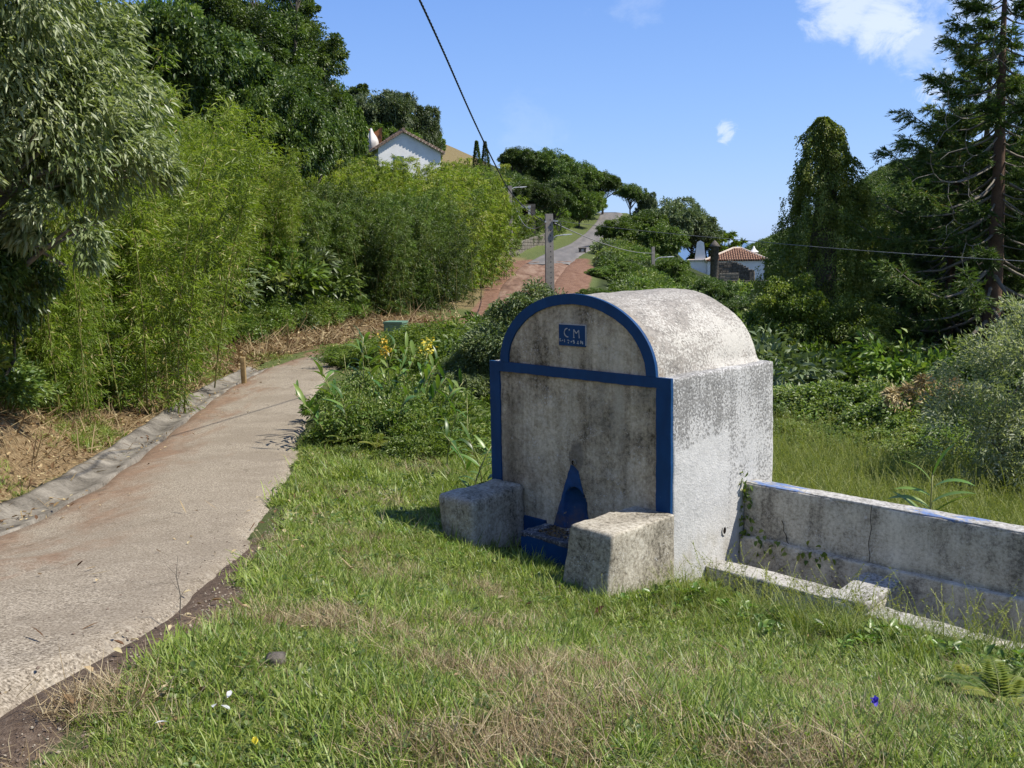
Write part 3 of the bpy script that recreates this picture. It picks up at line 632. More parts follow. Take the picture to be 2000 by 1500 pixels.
stroke([(.135, .245), (.17, .24)], .009); stroke([(.225, .31), (.228, .165)], .006)
stroke([(.345, .275), (.375, .265)], .009); stroke([(.40, .275), (.395, .22)], .006); stroke([(.36, .165), (.385, .14)], .008)
stroke([(.47, .22), (.505, .205)], .011)
stroke([(.595, .285), (.55, .265), (.56, .235), (.605, .215), (.61, .165), (.57, .15)], .008)
stroke([(.745, .275), (.735, .15)], .006); stroke([(.70, .155), (.765, .14)], .007)
stroke([(.84, .29), (.835, .14)], .005); stroke([(.84, .285), (.92, .135)], .007); stroke([(.915, .27), (.92, .135)], .006)
lt.build('lettering', M['letter'], plo)
# benches, basin
def tap_r(P):
    k = np.clip((.55-P[:, 2])/.6, 0, 1); s = P[:, 1] < -.45
    P[:, 1] -= .09*k*np.clip((-P[:, 1]-.3)/.4, 0, 1); P[:, 0] -= .06*k*(P[:, 0] < -.2)
    return P
rough_box('bench', -.358, .052, -.768, .012, -.35, .556, M['bench_concrete'], fo, .04, .009, .022, tap_r, 41)
def tap_l(P):
    f = np.clip(-P[:, 1]/.75, 0, 1)
    P[:, 0] += np.where(P[:, 0] > -1.8, .11*f, .05*f); k = np.clip((.52-P[:, 2])/.6, 0, 1)
    P[:, 0] += .07*k*f*(P[:, 0] < -1.8); return P
rough_box('bench', -2.015, -1.632, -.745, .012, -.35, .523, M['bench_concrete'], fo, .04, .011, .05, tap_l, 51)
bs = MB()     # basin: a rim round a shallow dirty hollow
bx0, bx1, by0, by1, bt = -1.36, -.372, -.315, .02, .205
bs.box(bx0, bx1, by0, by1, -.35, bt-.03)
bso = bs.build('basin', M['blue'], fo)
rough_box('rim', bx0-.004, bx1, by0-.004, by0+.085, bt-.045, bt+.004, M['basin_rim'], bso, .03, .004, .010, None, 61)
rough_box('rim', bx0-.004, bx0+.10, by0+.086, by1-.01, bt-.045, bt+.003, M['basin_rim'], bso, .03, .004, .010, None, 62)
rough_box('basin_floor', bx0+.09, bx1, by0+.08, by1-.006, bt-.04, bt-.022, M['basin_rim'], bso, .03, .006, .004, None, 63)
mb = MB(); mb.box(-1.640, -1.365, -.006, .02, -.2, .228); mb.build('plinth', M['blue'], fo)
# ---- wash trough to the right
tr_ = empty('washing_trough', (FO[0], FO[1], 0), YAW)
tag(tr_, 'long low concrete washing trough with flaking blue paint on its back wall', 'trough')
def slope_back(P):
    P[:, 2] -= 0*P[:, 0]; return P
bw_ = rough_box('back_wall', .006, 3.0, 1.058, 1.235, .135, .602, M['trough_concrete'], tr_, .05, .006, .014, None, 71)
rough_box('wall_top', .008, 3.0, 1.064, 1.229, .585, .612, M['wall_top_blue'], bw_, .04, .003, .008, None, 72)
rough_box('inner_wall', .006, 3.0, .995, 1.20, -.75, .148, M['trough_concrete'], tr_, .06, .007, .016, None, 73)
fw = rough_box('front_wall', .012, 1.299, .485, .715, -.75, -.012, M['trough_concrete'], tr_, .06, .008, .02, None, 74)
rough_box('wall_top', -.03, 1.297, .480, .720, -.035, .004, M['white_wall_top'], fw, .04, .006, .012, None, 75)
fw2 = rough_box('front_wall', 1.301, 3.0, .485, .705, -.75, -.065, M['trough_concrete'], tr_, .06, .008, .02, None, 78)
rough_box('wall_top', 1.303, 3.0, .480, .709, -.085, -.048, M['white_wall_top'], fw2, .04, .006, .012, None, 79)
def cross_slope(P):
    k = np.clip((.99-P[:, 1])/.5, 0, 1); P[:, 2] -= np.where(P[:, 2] > -.05, .070*k, 0); P[:, 0] -= .03*k; return P
cw = rough_box('cross_wall', 1.155, 1.435, .500, .993, -.75, .05, M['trough_concrete'], tr_, .05, .008, .02, cross_slope, 76)
rough_box('wall_top', 1.150, 1.440, .492, .990, .03, .088, M['white_wall_top'], cw, .04, .006, .012, cross_slope, 77)
for pts in ([(.38, .34), (.40, .30), (.395, .26), (.425, .215), (.43, .17), (.45, .15)], [(1.155, .60), (1.15, .5), (1.16, .42), (1.14, .3), (1.155, .2), (1.15, .15)]):
    mb = MB(); w_ = .0035 if pts[0][0] < 1 else .0018
    for (a, b), (c_, d_) in zip(pts[:-1], pts[1:]): mb.bar((a, 1.0515, b), (c_, 1.0515, d_), .004, w_)
    mb.build('crack', M['hole'], bw_)
# ------------------------------------------------------------------ foliage builders
def unit(a): return a/(np.linalg.norm(a, axis=-1, keepdims=True)+1e-9)
def leaf_arrays(pos, d, L, Wd, rg, up=None, flat=.6, fold=.28, curl=.18, six=False):
    """one folded, drooping blade per row; returns V, F"""
    n = len(pos); d = unit(d); L = np.broadcast_to(L, (n,))[:, None]; Wd = np.broadcast_to(Wd, (n,))[:, None]
    u = rg.normal(size=(n, 3)); u = unit(u*(1-flat)+np.array([0, 0, 1.])*flat if up is None else u*(1-flat)+up*flat)
    s = unit(np.cross(d, u)); u = unit(np.cross(s, d)); down = np.array([0, 0, -1.])
    if not six:
        m = pos+d*L*.42+down*L*curl*.2
        V = np.stack([pos, m+s*Wd*.5+u*Wd*fold, m-s*Wd*.5+u*Wd*fold, pos+d*L+down*L*curl], 1)
        F = np.array([[0, 1, 3], [0, 3, 2]])
        k = 4
    else:
        m1 = pos+d*L*.28+down*L*curl*.08; m2 = pos+d*L*.66+down*L*curl*.42
        V = np.stack([pos, m1+s*Wd*.45+u*Wd*fold, m1-s*Wd*.45+u*Wd*fold, m2+s*Wd*.40+u*Wd*fold, m2-s*Wd*.40+u*Wd*fold, pos+d*L+down*L*curl, pos+d*L*.47+down*L*curl*.2], 1)
        F = np.array([[0, 1, 6], [0, 6, 2], [1, 3, 6], [2, 6, 4], [3, 5, 6], [6, 5, 4]]); k = 7
    return V.reshape(-1, 3), (F[None]+np.arange(n)[:, None, None]*k).reshape(-1, 3), k
def leaf_mesh(name, pos, d, L, Wd, tint, rg, **k):
    V, F, kk = leaf_arrays(pos, d, L, Wd, rg, **k)
    return mesh_np(name, V, F, False, {'tint': np.repeat(np.clip(tint, 0, 1), kk)})
def sphere(n, rg): return unit(rg.normal(size=(n, 3)))
def lobed_cloud(lobes, n, rg, clump=.28, clumps=26, inner=.25, low=-.35):
    """leaf positions on lumpy shells: lobes = (centre, radii); returns pos, outward, clump tone"""
    P, O, T = [], [], []
    wts = np.array([np.prod(r)**(2/3) for _, r in lobes]); wts /= wts.sum()
    for (c, r), w in zip(lobes, wts):
        c = np.array(c, float); r = np.array(r, float); k = max(6, int(clumps*len(lobes)*w))
        dirs = sphere(k*3, rg); dirs = dirs[dirs[:, 2] > low][:k]; k = len(dirs)
        cc = c+dirs*r*rg.uniform(.74, 1.04, (k, 1)); cs = clump*rg.uniform(.6, 1.35, k)*np.mean(r); tone = rg.uniform(0, 1, k)
        m = int(n*w); pick = rg.integers(0, k, m)
        off = sphere(m, rg)*(rg.uniform(0, 1, (m, 1))**.45)
        off[:, 2] *= .75
        p = cc[pick]+off*cs[pick][:, None]
        o = unit(unit(p-c)*.8+off*.8)
        P.append(p); O.append(o); T.append(tone[pick])
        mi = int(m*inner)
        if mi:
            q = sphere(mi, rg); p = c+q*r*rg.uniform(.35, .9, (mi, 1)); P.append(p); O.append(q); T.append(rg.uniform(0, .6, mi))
    return np.concatenate(P), np.concatenate(O), np.concatenate(T)
def limbs(rg, base, lobes, r0, seg=6, twigs=3):
    out = []
    b = np.array(base, float); cen = np.mean([c for c, _ in lobes], axis=0); top = np.array([cen[0]*.5+b[0]*.5, cen[1]*.5+b[1]*.5, b[2]+(cen[2]-b[2])*.55])
    tr = [b+(top-b)*t+np.array([math.sin(t*4)*.06, math.cos(t*3)*.06, 0])*r0*4 for t in np.linspace(0, 1, 7)]
    out.append((tr, np.linspace(r0, r0*.6, 7)))
    for c, r in lobes:
        c = np.array(c, float); s = np.array(tr[rg.integers(3, 7)])
        mid = (s+c)/2+rg.normal(size=3)*.12*np.linalg.norm(c-s)
        pts = [s, (s+mid)/2, mid, (mid+c)/2, c]; out.append((pts, np.linspace(r0*.5, r0*.15, 5)))
        for _ in range(twigs):
            e = c+sphere(1, rg)[0]*np.array(r)*.85; out.append(([pts[3], (pts[3]+e)/2+rg.normal(size=3)*.1, e], [r0*.18, r0*.12, r0*.04]))
    return out
def make_tree(name, seed, lobes, n, L, Wd, leafmat, barkmat, r0, base=(0, 0, 0), droop=.25, six=False, label='', cat='tree', group=None, clump=.28, clumps=26, low=-.35, flat=.55, curl=.2, inner=.25, out=.9, twigs=3):
    rg = np.random.default_rng(seed)
    p, o, t = lobed_cloud(lobes, n, rg, clump, clumps, inner, low)
    d = unit(o*out+rg.normal(size=o.shape)*.55+np.array([0, 0, -droop]))
    tint = .55*t+.45*rg.uniform(0, 1, len(t))
    e = empty(name); tag(e, label, cat, group)
    tk = link('trunk', tubes_mesh('trunk', limbs(rg, base, lobes, r0, twigs=twigs)), barkmat, e)
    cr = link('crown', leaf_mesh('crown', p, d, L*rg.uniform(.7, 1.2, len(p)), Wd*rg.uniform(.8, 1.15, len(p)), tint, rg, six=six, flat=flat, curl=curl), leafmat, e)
    KIDS[e] = [tk, cr]; return e
USED = set()
def put(proto, x, y, z=None, sc=1.0, rz=0.0, label=None, group=None):
    if proto not in USED: USED.add(proto); o = proto
    else: o = copy_thing(proto); KIDS[o] = [c for c in []]
    o.location = (x, y, gz(x, y) if z is None else z); o.rotation_euler = (0, 0, rz)
    o.scale = (sc, sc, sc) if not hasattr(sc, '__len__') else sc
    if label: o['label'] = label
    if group: o['group'] = group
    elif 'group' in o.keys() and label: del o['group']
    return o

# ------------------------------------------------------------------ bamboo
def make_bamboo(seed, H, n_culm, spread, n_leaf, L, Wd, mat, label):
    rg = np.random.default_rng(seed); e = empty('bamboo_clump'); tag(e, label, 'bamboo')
    tubes = []; P, D, T = [], [], []
    per = n_leaf//n_culm
    for k in range(n_culm):
        b = np.array([rg.normal()*spread*.55, rg.normal()*spread*.45, -.2]); lean = np.array([rg.normal()*.14+.05, rg.normal()*.14, 0]); h = H*rg.uniform(.55, 1.04)
        arch = rg.uniform(.05, .20)*h; ad = unit(np.array([rg.normal()+.5, rg.normal(), 0.]))
        t = np.linspace(0, 1, 9)[:, None]; pts = b+lean*h*t+np.array([0, 0, 1.])*h*(t-.10*t**3)+ad*arch*t**2.6
        tubes.append((pts, np.linspace(.018, .004, 9)))
        tone = rg.uniform(0, 1)
        ns = max(8, per//14); ts = rg.uniform(.02, 1, ns)**.9
        sp = np.stack([np.interp(ts, t[:, 0], pts[:, i]) for i in range(3)], 1)
        sd_ = sphere(ns, rg); sd_[:, 2] = np.abs(sd_[:, 2])*.5+.15; ln = (.2+.55*(1-np.abs(ts-.5)))*rg.uniform(.4, 1.2, ns)*H/7
        for j in range(14):
            f = rg.uniform(.25, 1, ns)[:, None]
            p = sp+sd_*ln[:, None]*f+np.array([0, 0, -1.])*(ln[:, None]*f)**2*.45+rg.normal(size=(ns, 3))*.04
            P.append(p); D.append(unit(sd_*.7+rg.normal(size=(ns, 3))*.55+np.array([0, 0, -.45]))); T.append(np.where(rg.random(ns) > .972-.05*(1-ts), 1.0, .80*np.clip(.35*tone+.22*rg.uniform(0, 1, ns)+.43*ts*rg.uniform(.6, 1.1, ns), 0, 1)))
    P, D, T = map(np.concatenate, (P, D, T)); n = len(P)
    a = link('culms', tubes_mesh('culms', tubes, 4), M['culm'], e); a['kind'] = 'stuff'
    f = link('foliage', leaf_mesh('foliage', P, D, L*rg.uniform(.65, 1.25, n), Wd*rg.uniform(.8, 1.2, n), T, rg, flat=.45, curl=.22), mat, e); f['kind'] = 'stuff'
    KIDS[e] = [a, f]; return e
rs = np.random.default_rng(77)
LB = {'near': 'bright yellow-green bamboo clump overhanging the concrete lane on its bank',
      'bend': 'dark green bamboo clump behind the bend where the lane turns',
      'far': 'bamboo clump below the white gabled house, left of the red dirt road',
      'upper': 'paler bamboo clump rising behind the roadside bamboo on the slope'}
bam = [make_bamboo(s, 6.2, 40, 1.6, 50000, .15, .0215, M['bamboo'], LB['near']) for s in (11, 12)]
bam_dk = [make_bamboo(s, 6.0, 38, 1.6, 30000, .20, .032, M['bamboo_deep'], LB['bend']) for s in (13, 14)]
bam_far = [make_bamboo(s, 7.0, 38, 1.9, 26000, .26, .046, M['bamboo'], LB['far']) for s in (15, 16)]
def row(protos, pts, grp, lab, jit=.4, smin=.85, smax=1.1):
    for (x, y, h) in pts:
        x += rs.normal()*jit; y += rs.normal()*jit; pr = protos[rs.integers(len(protos))]; s = h*rs.uniform(.95, 1.05)
        put(pr, x, y, None, (s*rs.uniform(.9, 1.15), s*rs.uniform(.9, 1.15), s), rs.uniform(0, 6.28), lab, grp)
def tz(py, d, px=1000): return HC+(750-py)/F_PX*d-math.tan(PITCH)*d-(px-1000)/F_PX*d*0.0186
TOPX = [-200, 60, 170, 240, 320, 400, 450, 560, 620, 700, 760, 810, 870, 900, 930, 965, 985]
TOPY = [-40, 20, 50, 105, 150, 200, 228, 262, 268, 292, 296, 312, 318, 296, 292, 305, 330]
def row2(protos, pts, grp, lab, Hp, dy=0, jit=.3, wk=1.0):
    # rows step up the bank; each clump's height follows the real hedge's uneven top
    for (x, d) in pts:
        x += rs.normal()*jit; d += rs.normal()*jit; px = 1000+x/d*F_PX; ty = np.interp(px, TOPX, TOPY)+dy+rs.normal()*16; z0 = gz(x, d)
        s = max(.45, (tz(ty, d, px)-z0)/(Hp*1.10)); pr = protos[rs.integers(len(protos))]; w = wk*min(max(s, .75), 1.15)*rs.uniform(.95, 1.15)
        put(pr, x, d, z0, (w, w, s), rs.uniform(0, 6.28), lab, grp)
FRONT = ((11.5, -30), (13.2, 90), (15, 200), (17, 262), (19.5, 318), (22, 380), (24.5, 425), (27.5, 470), (31, 505), (35, 545), (38, 590))
row2(bam, [(at(px0, d)-1.2-.55*(d > 13)-.5*(d > 26), d+.3) for d, px0 in FRONT], 'bright bamboo along the lane', LB['near'], 6.2, 80, .25, .68)
row2(bam, [(at(px0, d)-2.1, d+1.5) for d, px0 in FRONT], 'bright bamboo along the lane', LB['near'], 6.2, 40, .5)
row2(bam, [(at(px0, d)-3.0, d+1.0) for d, px0 in FRONT], 'bright bamboo along the lane', LB['near'], 6.2, 0, .4)
row2(bam, [(at(px0, d)-3.6, d+1.6) for d, px0 in ((11.5, 10), (14, 130), (17, 240), (20, 318), (23.5, 390), (27.5, 450), (32, 500))], 'pale bamboo higher on the bank', LB['upper'], 6.2, 0, .3)
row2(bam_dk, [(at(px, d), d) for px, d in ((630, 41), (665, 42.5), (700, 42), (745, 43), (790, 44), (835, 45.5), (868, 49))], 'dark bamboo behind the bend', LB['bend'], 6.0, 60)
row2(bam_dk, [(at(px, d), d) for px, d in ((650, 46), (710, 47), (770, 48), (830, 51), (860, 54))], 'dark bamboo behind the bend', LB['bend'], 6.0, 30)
row2(bam_far, [(at(px, d), d) for px, d in ((890, 55), (905, 60), (915, 65), (922, 70), (928, 76), (930, 82))], 'bamboo below the white house', LB['far'], 7.0, 20)
row2(bam_far, [(at(px, d), d) for px, d in ((850, 58), (870, 64), (890, 70), (912, 77), (640, 52), (690, 55), (740, 57), (790, 58), (830, 63), (790, 66), (740, 65), (690, 64), (640, 60), (915, 86), (890, 86), (865, 80), (850, 72))], 'bamboo below the white house', LB['far'], 7.0, 4)

# ------------------------------------------------------------------ silver leaved tree, near left
def silver_tree():
    lobes = [((0, 0, 4.2), (1.5, 1.6, 1.3)), ((.8, .3, 3.2), (1.1, 1.1, .95)), ((.5, -1.0, 4.9), (1.2, 1.1, 1.1)), ((-.9, -.9, 3.9), (1.3, 1.3, 1.2)), ((.2, .5, 5.6), (1.2, 1.3, 1.1)), ((.95, .9, 4.0), (1.0, 1.0, 1.0)), ((-.6, -1.2, 5.6), (1.2, 1.1, 1.0)), ((-.4, -.9, 2.9), (.9, .9, .7)), ((1.35, .8, 3.0), (.7, .7, .6)), ((1.0, .1, 2.2), (.6, .6, .5))]
    return make_tree('silver_leaved_tree', 5, lobes, 62000, .115, .034, M['silver'], M['bark_grey'], .12, droop=.5, six=False, clump=.36, clumps=34, low=-.7, curl=.28, base=(-1.1, .2, -.6), label='grey-green tree with long silvery leaves at the left edge over the lane', inner=.12, twigs=6)
t = silver_tree(); put(t, -5.72, 10.6, gz(-6.0, 10.6)-.05, .93, .15)

# ------------------------------------------------------------------ hillside trees
def lobes_round(rg, r, h, k=8, flat=.75):
    out = [((0, 0, h), (r*.75, r*.75, r*.62))]
    for i in range(k):
        a = i*2.4+rg.uniform(-.4, .4); q = rg.uniform(.4, .75)*r
        out.append(((math.cos(a)*q, math.sin(a)*q, h+rg.uniform(-.35, .35)*r*flat), (r*rg.uniform(.36, .5),)*2+(r*rg.uniform(.30, .42),)))
    return out
rg_ = np.random.default_rng(3)
dark = [make_tree('round_tree', 20+i, lobes_round(rg_, 2.6, 3.6, 9), 30000, .17, .085, M['darkleaf'], M['bark'], .16, label='x', clumps=26, clump=.24, droop=.1) for i in range(3)]
tall = [make_tree('tall_tree', 30+i, [((rg_.normal()*.8, rg_.normal()*.8, z), (r_, r_, r_*.85)) for z, r_ in ((4, 2.0), (5.6, 2.3), (7.2, 2.2), (8.8, 1.9), (10.3, 1.5), (11.5, 1.0), (6.5, 2.6), (8.2, 2.4))], 36000, .20, .10, M['darkleaf'], M['bark'], .25, label='x', clumps=26, clump=.25, droop=.15) for i in range(2)]
mid = [make_tree('leafy_bush', 40+i, lobes_round(rg_, 2.0, 1.7, 8, .8), 18000, .17, .08, M['midleaf'], M['bark'], .10, label='x', clumps=16, low=-.5) for i in range(2)]
olv = [make_tree('grey_green_tree', 50+i, lobes_round(rg_, 2.3, 2.6, 9, 1.0), 15000, .26, .075, M['olive'], M['bark'], .12, label='x', clumps=18, low=-.6, droop=.05) for i in range(2)]
H = [
 # proto, px, d, top z scale, label
 (tall[0], 545, 62, 1.15, 'tall dark tree on the skyline, left of the one at the wood edge'),
 (tall[1], 612, 66, 1.15, 'tall dark tree on the skyline, edge of the wood against the blue sky'),
 (tall[0], 470, 58, 1.1, 'tall dark tree at the top of the picture above the rounded trees'),
 (tall[1], 585, 74, 1.1, 'tall dark tree behind the skyline pair, mostly hidden'),
 (dark[0], 612, 60, .95, 'dark rounded tree below the tall skyline tree, right end of the dark wood'),
 (dark[1], 570, 54, 1.25, 'dark rounded tree at mid height of the wooded slope'),
 (dark[2], 500, 50, 1.2, 'dark rounded tree on the slope above the pale bamboo tops'),
 (dark[0], 430, 47, 1.2, 'dark rounded tree left of the middle of the wooded slope'),
 (dark[1], 365, 44, 1.15, 'dark rounded tree above the brightest bamboo'),
 (dark[2], 300, 40, 1.15, 'dark rounded tree right of the silver tree'),
 (dark[0], 595, 48, .8, 'low dark tree just behind the dark bamboo at the bend'),
 (dark[1], 540, 44, .95, 'low dark tree behind the bamboo tops, lower left of the wood'),
 (dark[2], 640, 54, .62, 'small dark tree at the foot of the wood beside the house'),
 (mid[0], 330, 52, 1.5, 'lighter green bush high on the slope at the top edge'),
 (mid[1], 400, 56, 1.6, 'vine covered bush at the top edge beside the tall dark tree'),
 (mid[0], 255, 46, 1.5, 'lighter bush high on the slope just right of the silver tree'),
 (mid[1], 668, 74, 1.0, 'green bush on the slope left of the olive coloured trees'),
 (mid[0], 745, 106, 1.35, 'green bush on the bank behind the white gable, left one'),
 (mid[1], 800, 112, 1.2, 'green bush directly above the tiled gable roof'),
 (olv[0], 752, 108, 1.5, 'grey-green tree above the white house, left one of two'),
 (olv[1], 806, 115, 1.35, 'grey-green tree above the white house, taller right one'),
 (olv[0], 838, 119, .85, 'small grey-green tree at the end of the row above the house'),
 (mid[0], 850, 122, .9, 'low bush where the row above the house meets dry grass'),
]
PROTO_H = {}
for p_ in dark: PROTO_H[p_] = 5.3
for p_ in tall: PROTO_H[p_] = 12.3
for p_ in mid: PROTO_H[p_] = 3.2
for p_ in olv: PROTO_H[p_] = 4.6
TOPS = [-40, 5, -60, -10, 165, 150, 120, 70, 50, 20, 190, 170, 200, 0, 0, 10, 155, 235, 250, 178, 178, 225, 248]
for (p_, px, d, s, lab), ty in zip(H, TOPS):
    x = at(px, d); z0 = gz(x, d); hh = max(1.5, tz(ty, d, px)-z0); s2 = hh/PROTO_H[p_]; sw = min(max(s2, .75*s), s*1.1)
    put(p_, x, d, z0-.1, (sw, sw, s2), rs.uniform(0, 6.28), lab)
rg_ = np.random.default_rng(8)
def small_tree(seed, lobes, n, L, Wd, mat, r0, label): return make_tree('small_tree', seed, lobes, n, L, Wd, M[mat], M['bark'], r0, label=label, clumps=14)
s_ = small_tree(70, [((0, 0, 3.2), (.9, .9, .6)), ((.4, .2, 3.7), (.6, .6, .45)), ((-.5, 0, 3.0), (.55, .5, .4))], 2500, .25, .12, 'darkleaf', .06, 'small round headed tree on a bare stem on the skyline left of the grey-green trees')
x = at(716, 112); put(s_, x, 112, tz(205, 112, 716)-3.6, 1.25)
# trees at the top of the road
CR = [
 (dark[0], 1022, 150, 292, 1.05, 'dark round tree on the crest, left end of the row by the road top'),
 (dark[1], 1082, 155, 296, 1.1, 'broad dark tree behind the crest with two small heads on top'),
 (dark[2], 1130, 150, 318, 1.15, 'dark round tree above the road left of the thin trunked trees'),
 (dark[0], 1108, 140, 345, .9, 'lower dark tree on the crest over the dark roadside shrub'),
 (dark[2], 1180, 163, 338, .85, 'dark tree on thin trunks left of the road top'),
 (dark[0], 1234, 172, 360, .8, 'round tree with sky under its crown at the road top'),
 (olv[0], 1266, 174, 370, .6, 'small thin tree right of the round tree at the road top'),
 (dark[1], 1052, 118, 358, .75, 'dark shrub above the old doorway on the left roadside bank'),
 (dark[2], 1088, 124, 368, .7, 'dark shrub on the bank beside the road below the crest'),
 (mid[1], 1135, 140, 365, .95, 'green bush on the roadside bank near the top of the road'),
 (mid[0], 1160, 156, 372, .9, 'green bush on the bank where the road reaches the top'),
 (mid[1], 1020, 122, 385, .9, 'green bush left of the lamp pole over the old doorway'),
]
for p_, px, d, ty, s, lab in CR:
    x = at(px, d); z0 = gz(x, d); hh = max(1.5, tz(ty, d, px)-z0); s2 = hh/PROTO_H[p_]; sw = min(max(s2, .7*s), s*1.5)
    put(p_, x, d, z0-.1, (sw, sw, s2), rs.uniform(0, 6.28), lab)
def cone_tree(name, seed, h, r, mat, n, L, Wd, label):
    rg = np.random.default_rng(seed); z = rg.uniform(.05, 1, n)**1.1; a = rg.uniform(0, 6.28, n); q = (1-z)*r*rg.uniform(.75, 1.08, n)*(1+.16*np.sin(a*5+z*22))
    p = np.stack([np.cos(a)*q, np.sin(a)*q, z*h], 1); o = np.stack([np.cos(a), np.sin(a), np.full(n, .5)], 1)
    e = empty(name); tag(e, label, 'tree')
    tk = link('trunk', tubes_mesh('trunk', [([(0, 0, -.3), (0, 0, h*.95)], [r*.1, .02])]), M['bark'], e)
    cr = link('crown', leaf_mesh('crown', p, unit(o+rg.normal(size=o.shape)*.4), L, Wd, rg.uniform(0, 1, n), rg), M[mat], e); KIDS[e] = [tk, cr]; return e
for px, d, ty, lab in ((941, 128, 283, 'small dark cone shaped conifer left of the overhead cable on the skyline'), (957, 130, 284, 'small dark cone shaped conifer right beside its twin on the skyline')):
    x = at(px, d); z0 = gz(x, d)-.5; h = tz(ty, d, px)-z0; e = cone_tree('cypress', int(px), h, 1.1, 'darkleaf', 2500, .3, .12, lab); e.location = (x, d, z0)
# bushes right of the road
RB = [
 (mid[0], 1215, 108, 418, 1.25, 'leafy green bush at the right edge of the asphalt road'),
 (mid[1], 1262, 112, 408, 1.1, 'bright leafy bush left of the willow like round bush'),
 (mid[0], 1296, 106, 430, .9, 'leafy bush below the round grey-green bush'),
 (olv[1], 1318, 138, 376, 1.5, 'large round grey-green bush right of the road top'),
 (olv[0], 1352, 140, 400, 1.25, 'round grey-green bush left of the strap leaved plants'),
 (mid[1], 1250, 96, 478, .9, 'low dark bush on the slope under the asphalt road'),
 (mid[0], 1205, 84, 492, .8, 'low bush beside the stone post at the road edge'),
 (mid[1], 1180, 72, 520, .75, 'low green bush right of the red dirt patch'),
 (mid[0], 1225, 74, 505, .8, 'low green bush left of the far lamp pole'),
 (mid[1], 1315, 84, 498, .7, 'low green bush right of the far lamp pole'),
 (mid[0], 1345, 70, 530, .6, 'green bush in front of the white villa wall'),
 (dark[1], 1392, 46, 535, .55, 'dense dark green bush just over the fountain vault, in front of the villa'),
 (dark[2], 1440, 40, 580, .5, 'dense green bush beside the fountain vault, left of the ivy column'),
 (mid[1], 1470, 36, 625, .55, 'green bush between fountain vault and ivy column'),
 (mid[0], 1350, 40, 560, .6, 'green bush behind the crown of the vault'),
 (mid[1], 1280, 44, 562, .6, 'green bush behind the vault, left of its crown'),
 (mid[0], 1210, 46, 570, .55, 'low green bush behind the vault on the field edge'),
 (mid[1], 1165, 52, 560, .6, 'green bush at the end of the red dirt patch behind the vault'),
]
for p_, px, d, ty, s, lab in RB:
    x = at(px, d); z0 = gz(x, d); hh = max(1.0, tz(ty, d, px)-z0); s2 = hh/PROTO_H[p_]; sw = max(min(s2, s*1.4), s*.8)
    put(p_, x, d, z0-.1, (sw, sw, s2), rs.uniform(0, 6.28), lab)
# strap leaved plants by the villa
def strap_plant(seed, label):
    rg = np.random.default_rng(seed); P, D = [], []; heads = [(rg.normal()*1.0, rg.normal()*1.0, rg.uniform(1.8, 4.6)) for _ in range(26)]
    for h in heads:
        k = 60; dd = sphere(k, rg); dd[:, 2] = np.abs(dd[:, 2])*.9+.1; P.append(np.repeat([h], k, 0)+dd*.05); D.append(dd)
    P, D = np.concatenate(P), np.concatenate(D); e = empty('strap_leaved_tree'); tag(e, label, 'tree')
    tk = link('trunk', tubes_mesh('trunk', [([(0, 0, -.2), (h[0]*.5, h[1]*.5, h[2]*.55), h], [.12, .08, .05]) for h in heads[:14]], 5), M['bark'], e)
    cr = link('crown', leaf_mesh('crown', P, D, rg.uniform(.6, 1.0, len(P)), .085, rg.uniform(.2, 1, len(P)), rg, curl=.45, flat=.8), M['midleaf'], e); KIDS[e] = [tk, cr]; return e
for px, d, s, lab in ((1388, 139, 1.2, 'strap leaved plant behind the white tapered chimney'), (1420, 141, 1.0, 'strap leaved plant at the right end of the bushes, against the sea')):
    e = strap_plant(int(px), lab); x = at(px, d); z0 = gz(x, d); hh = tz(432, d, px)-z0; e.location = (x, d, z0); e.scale = (s, s, hh/5.3)
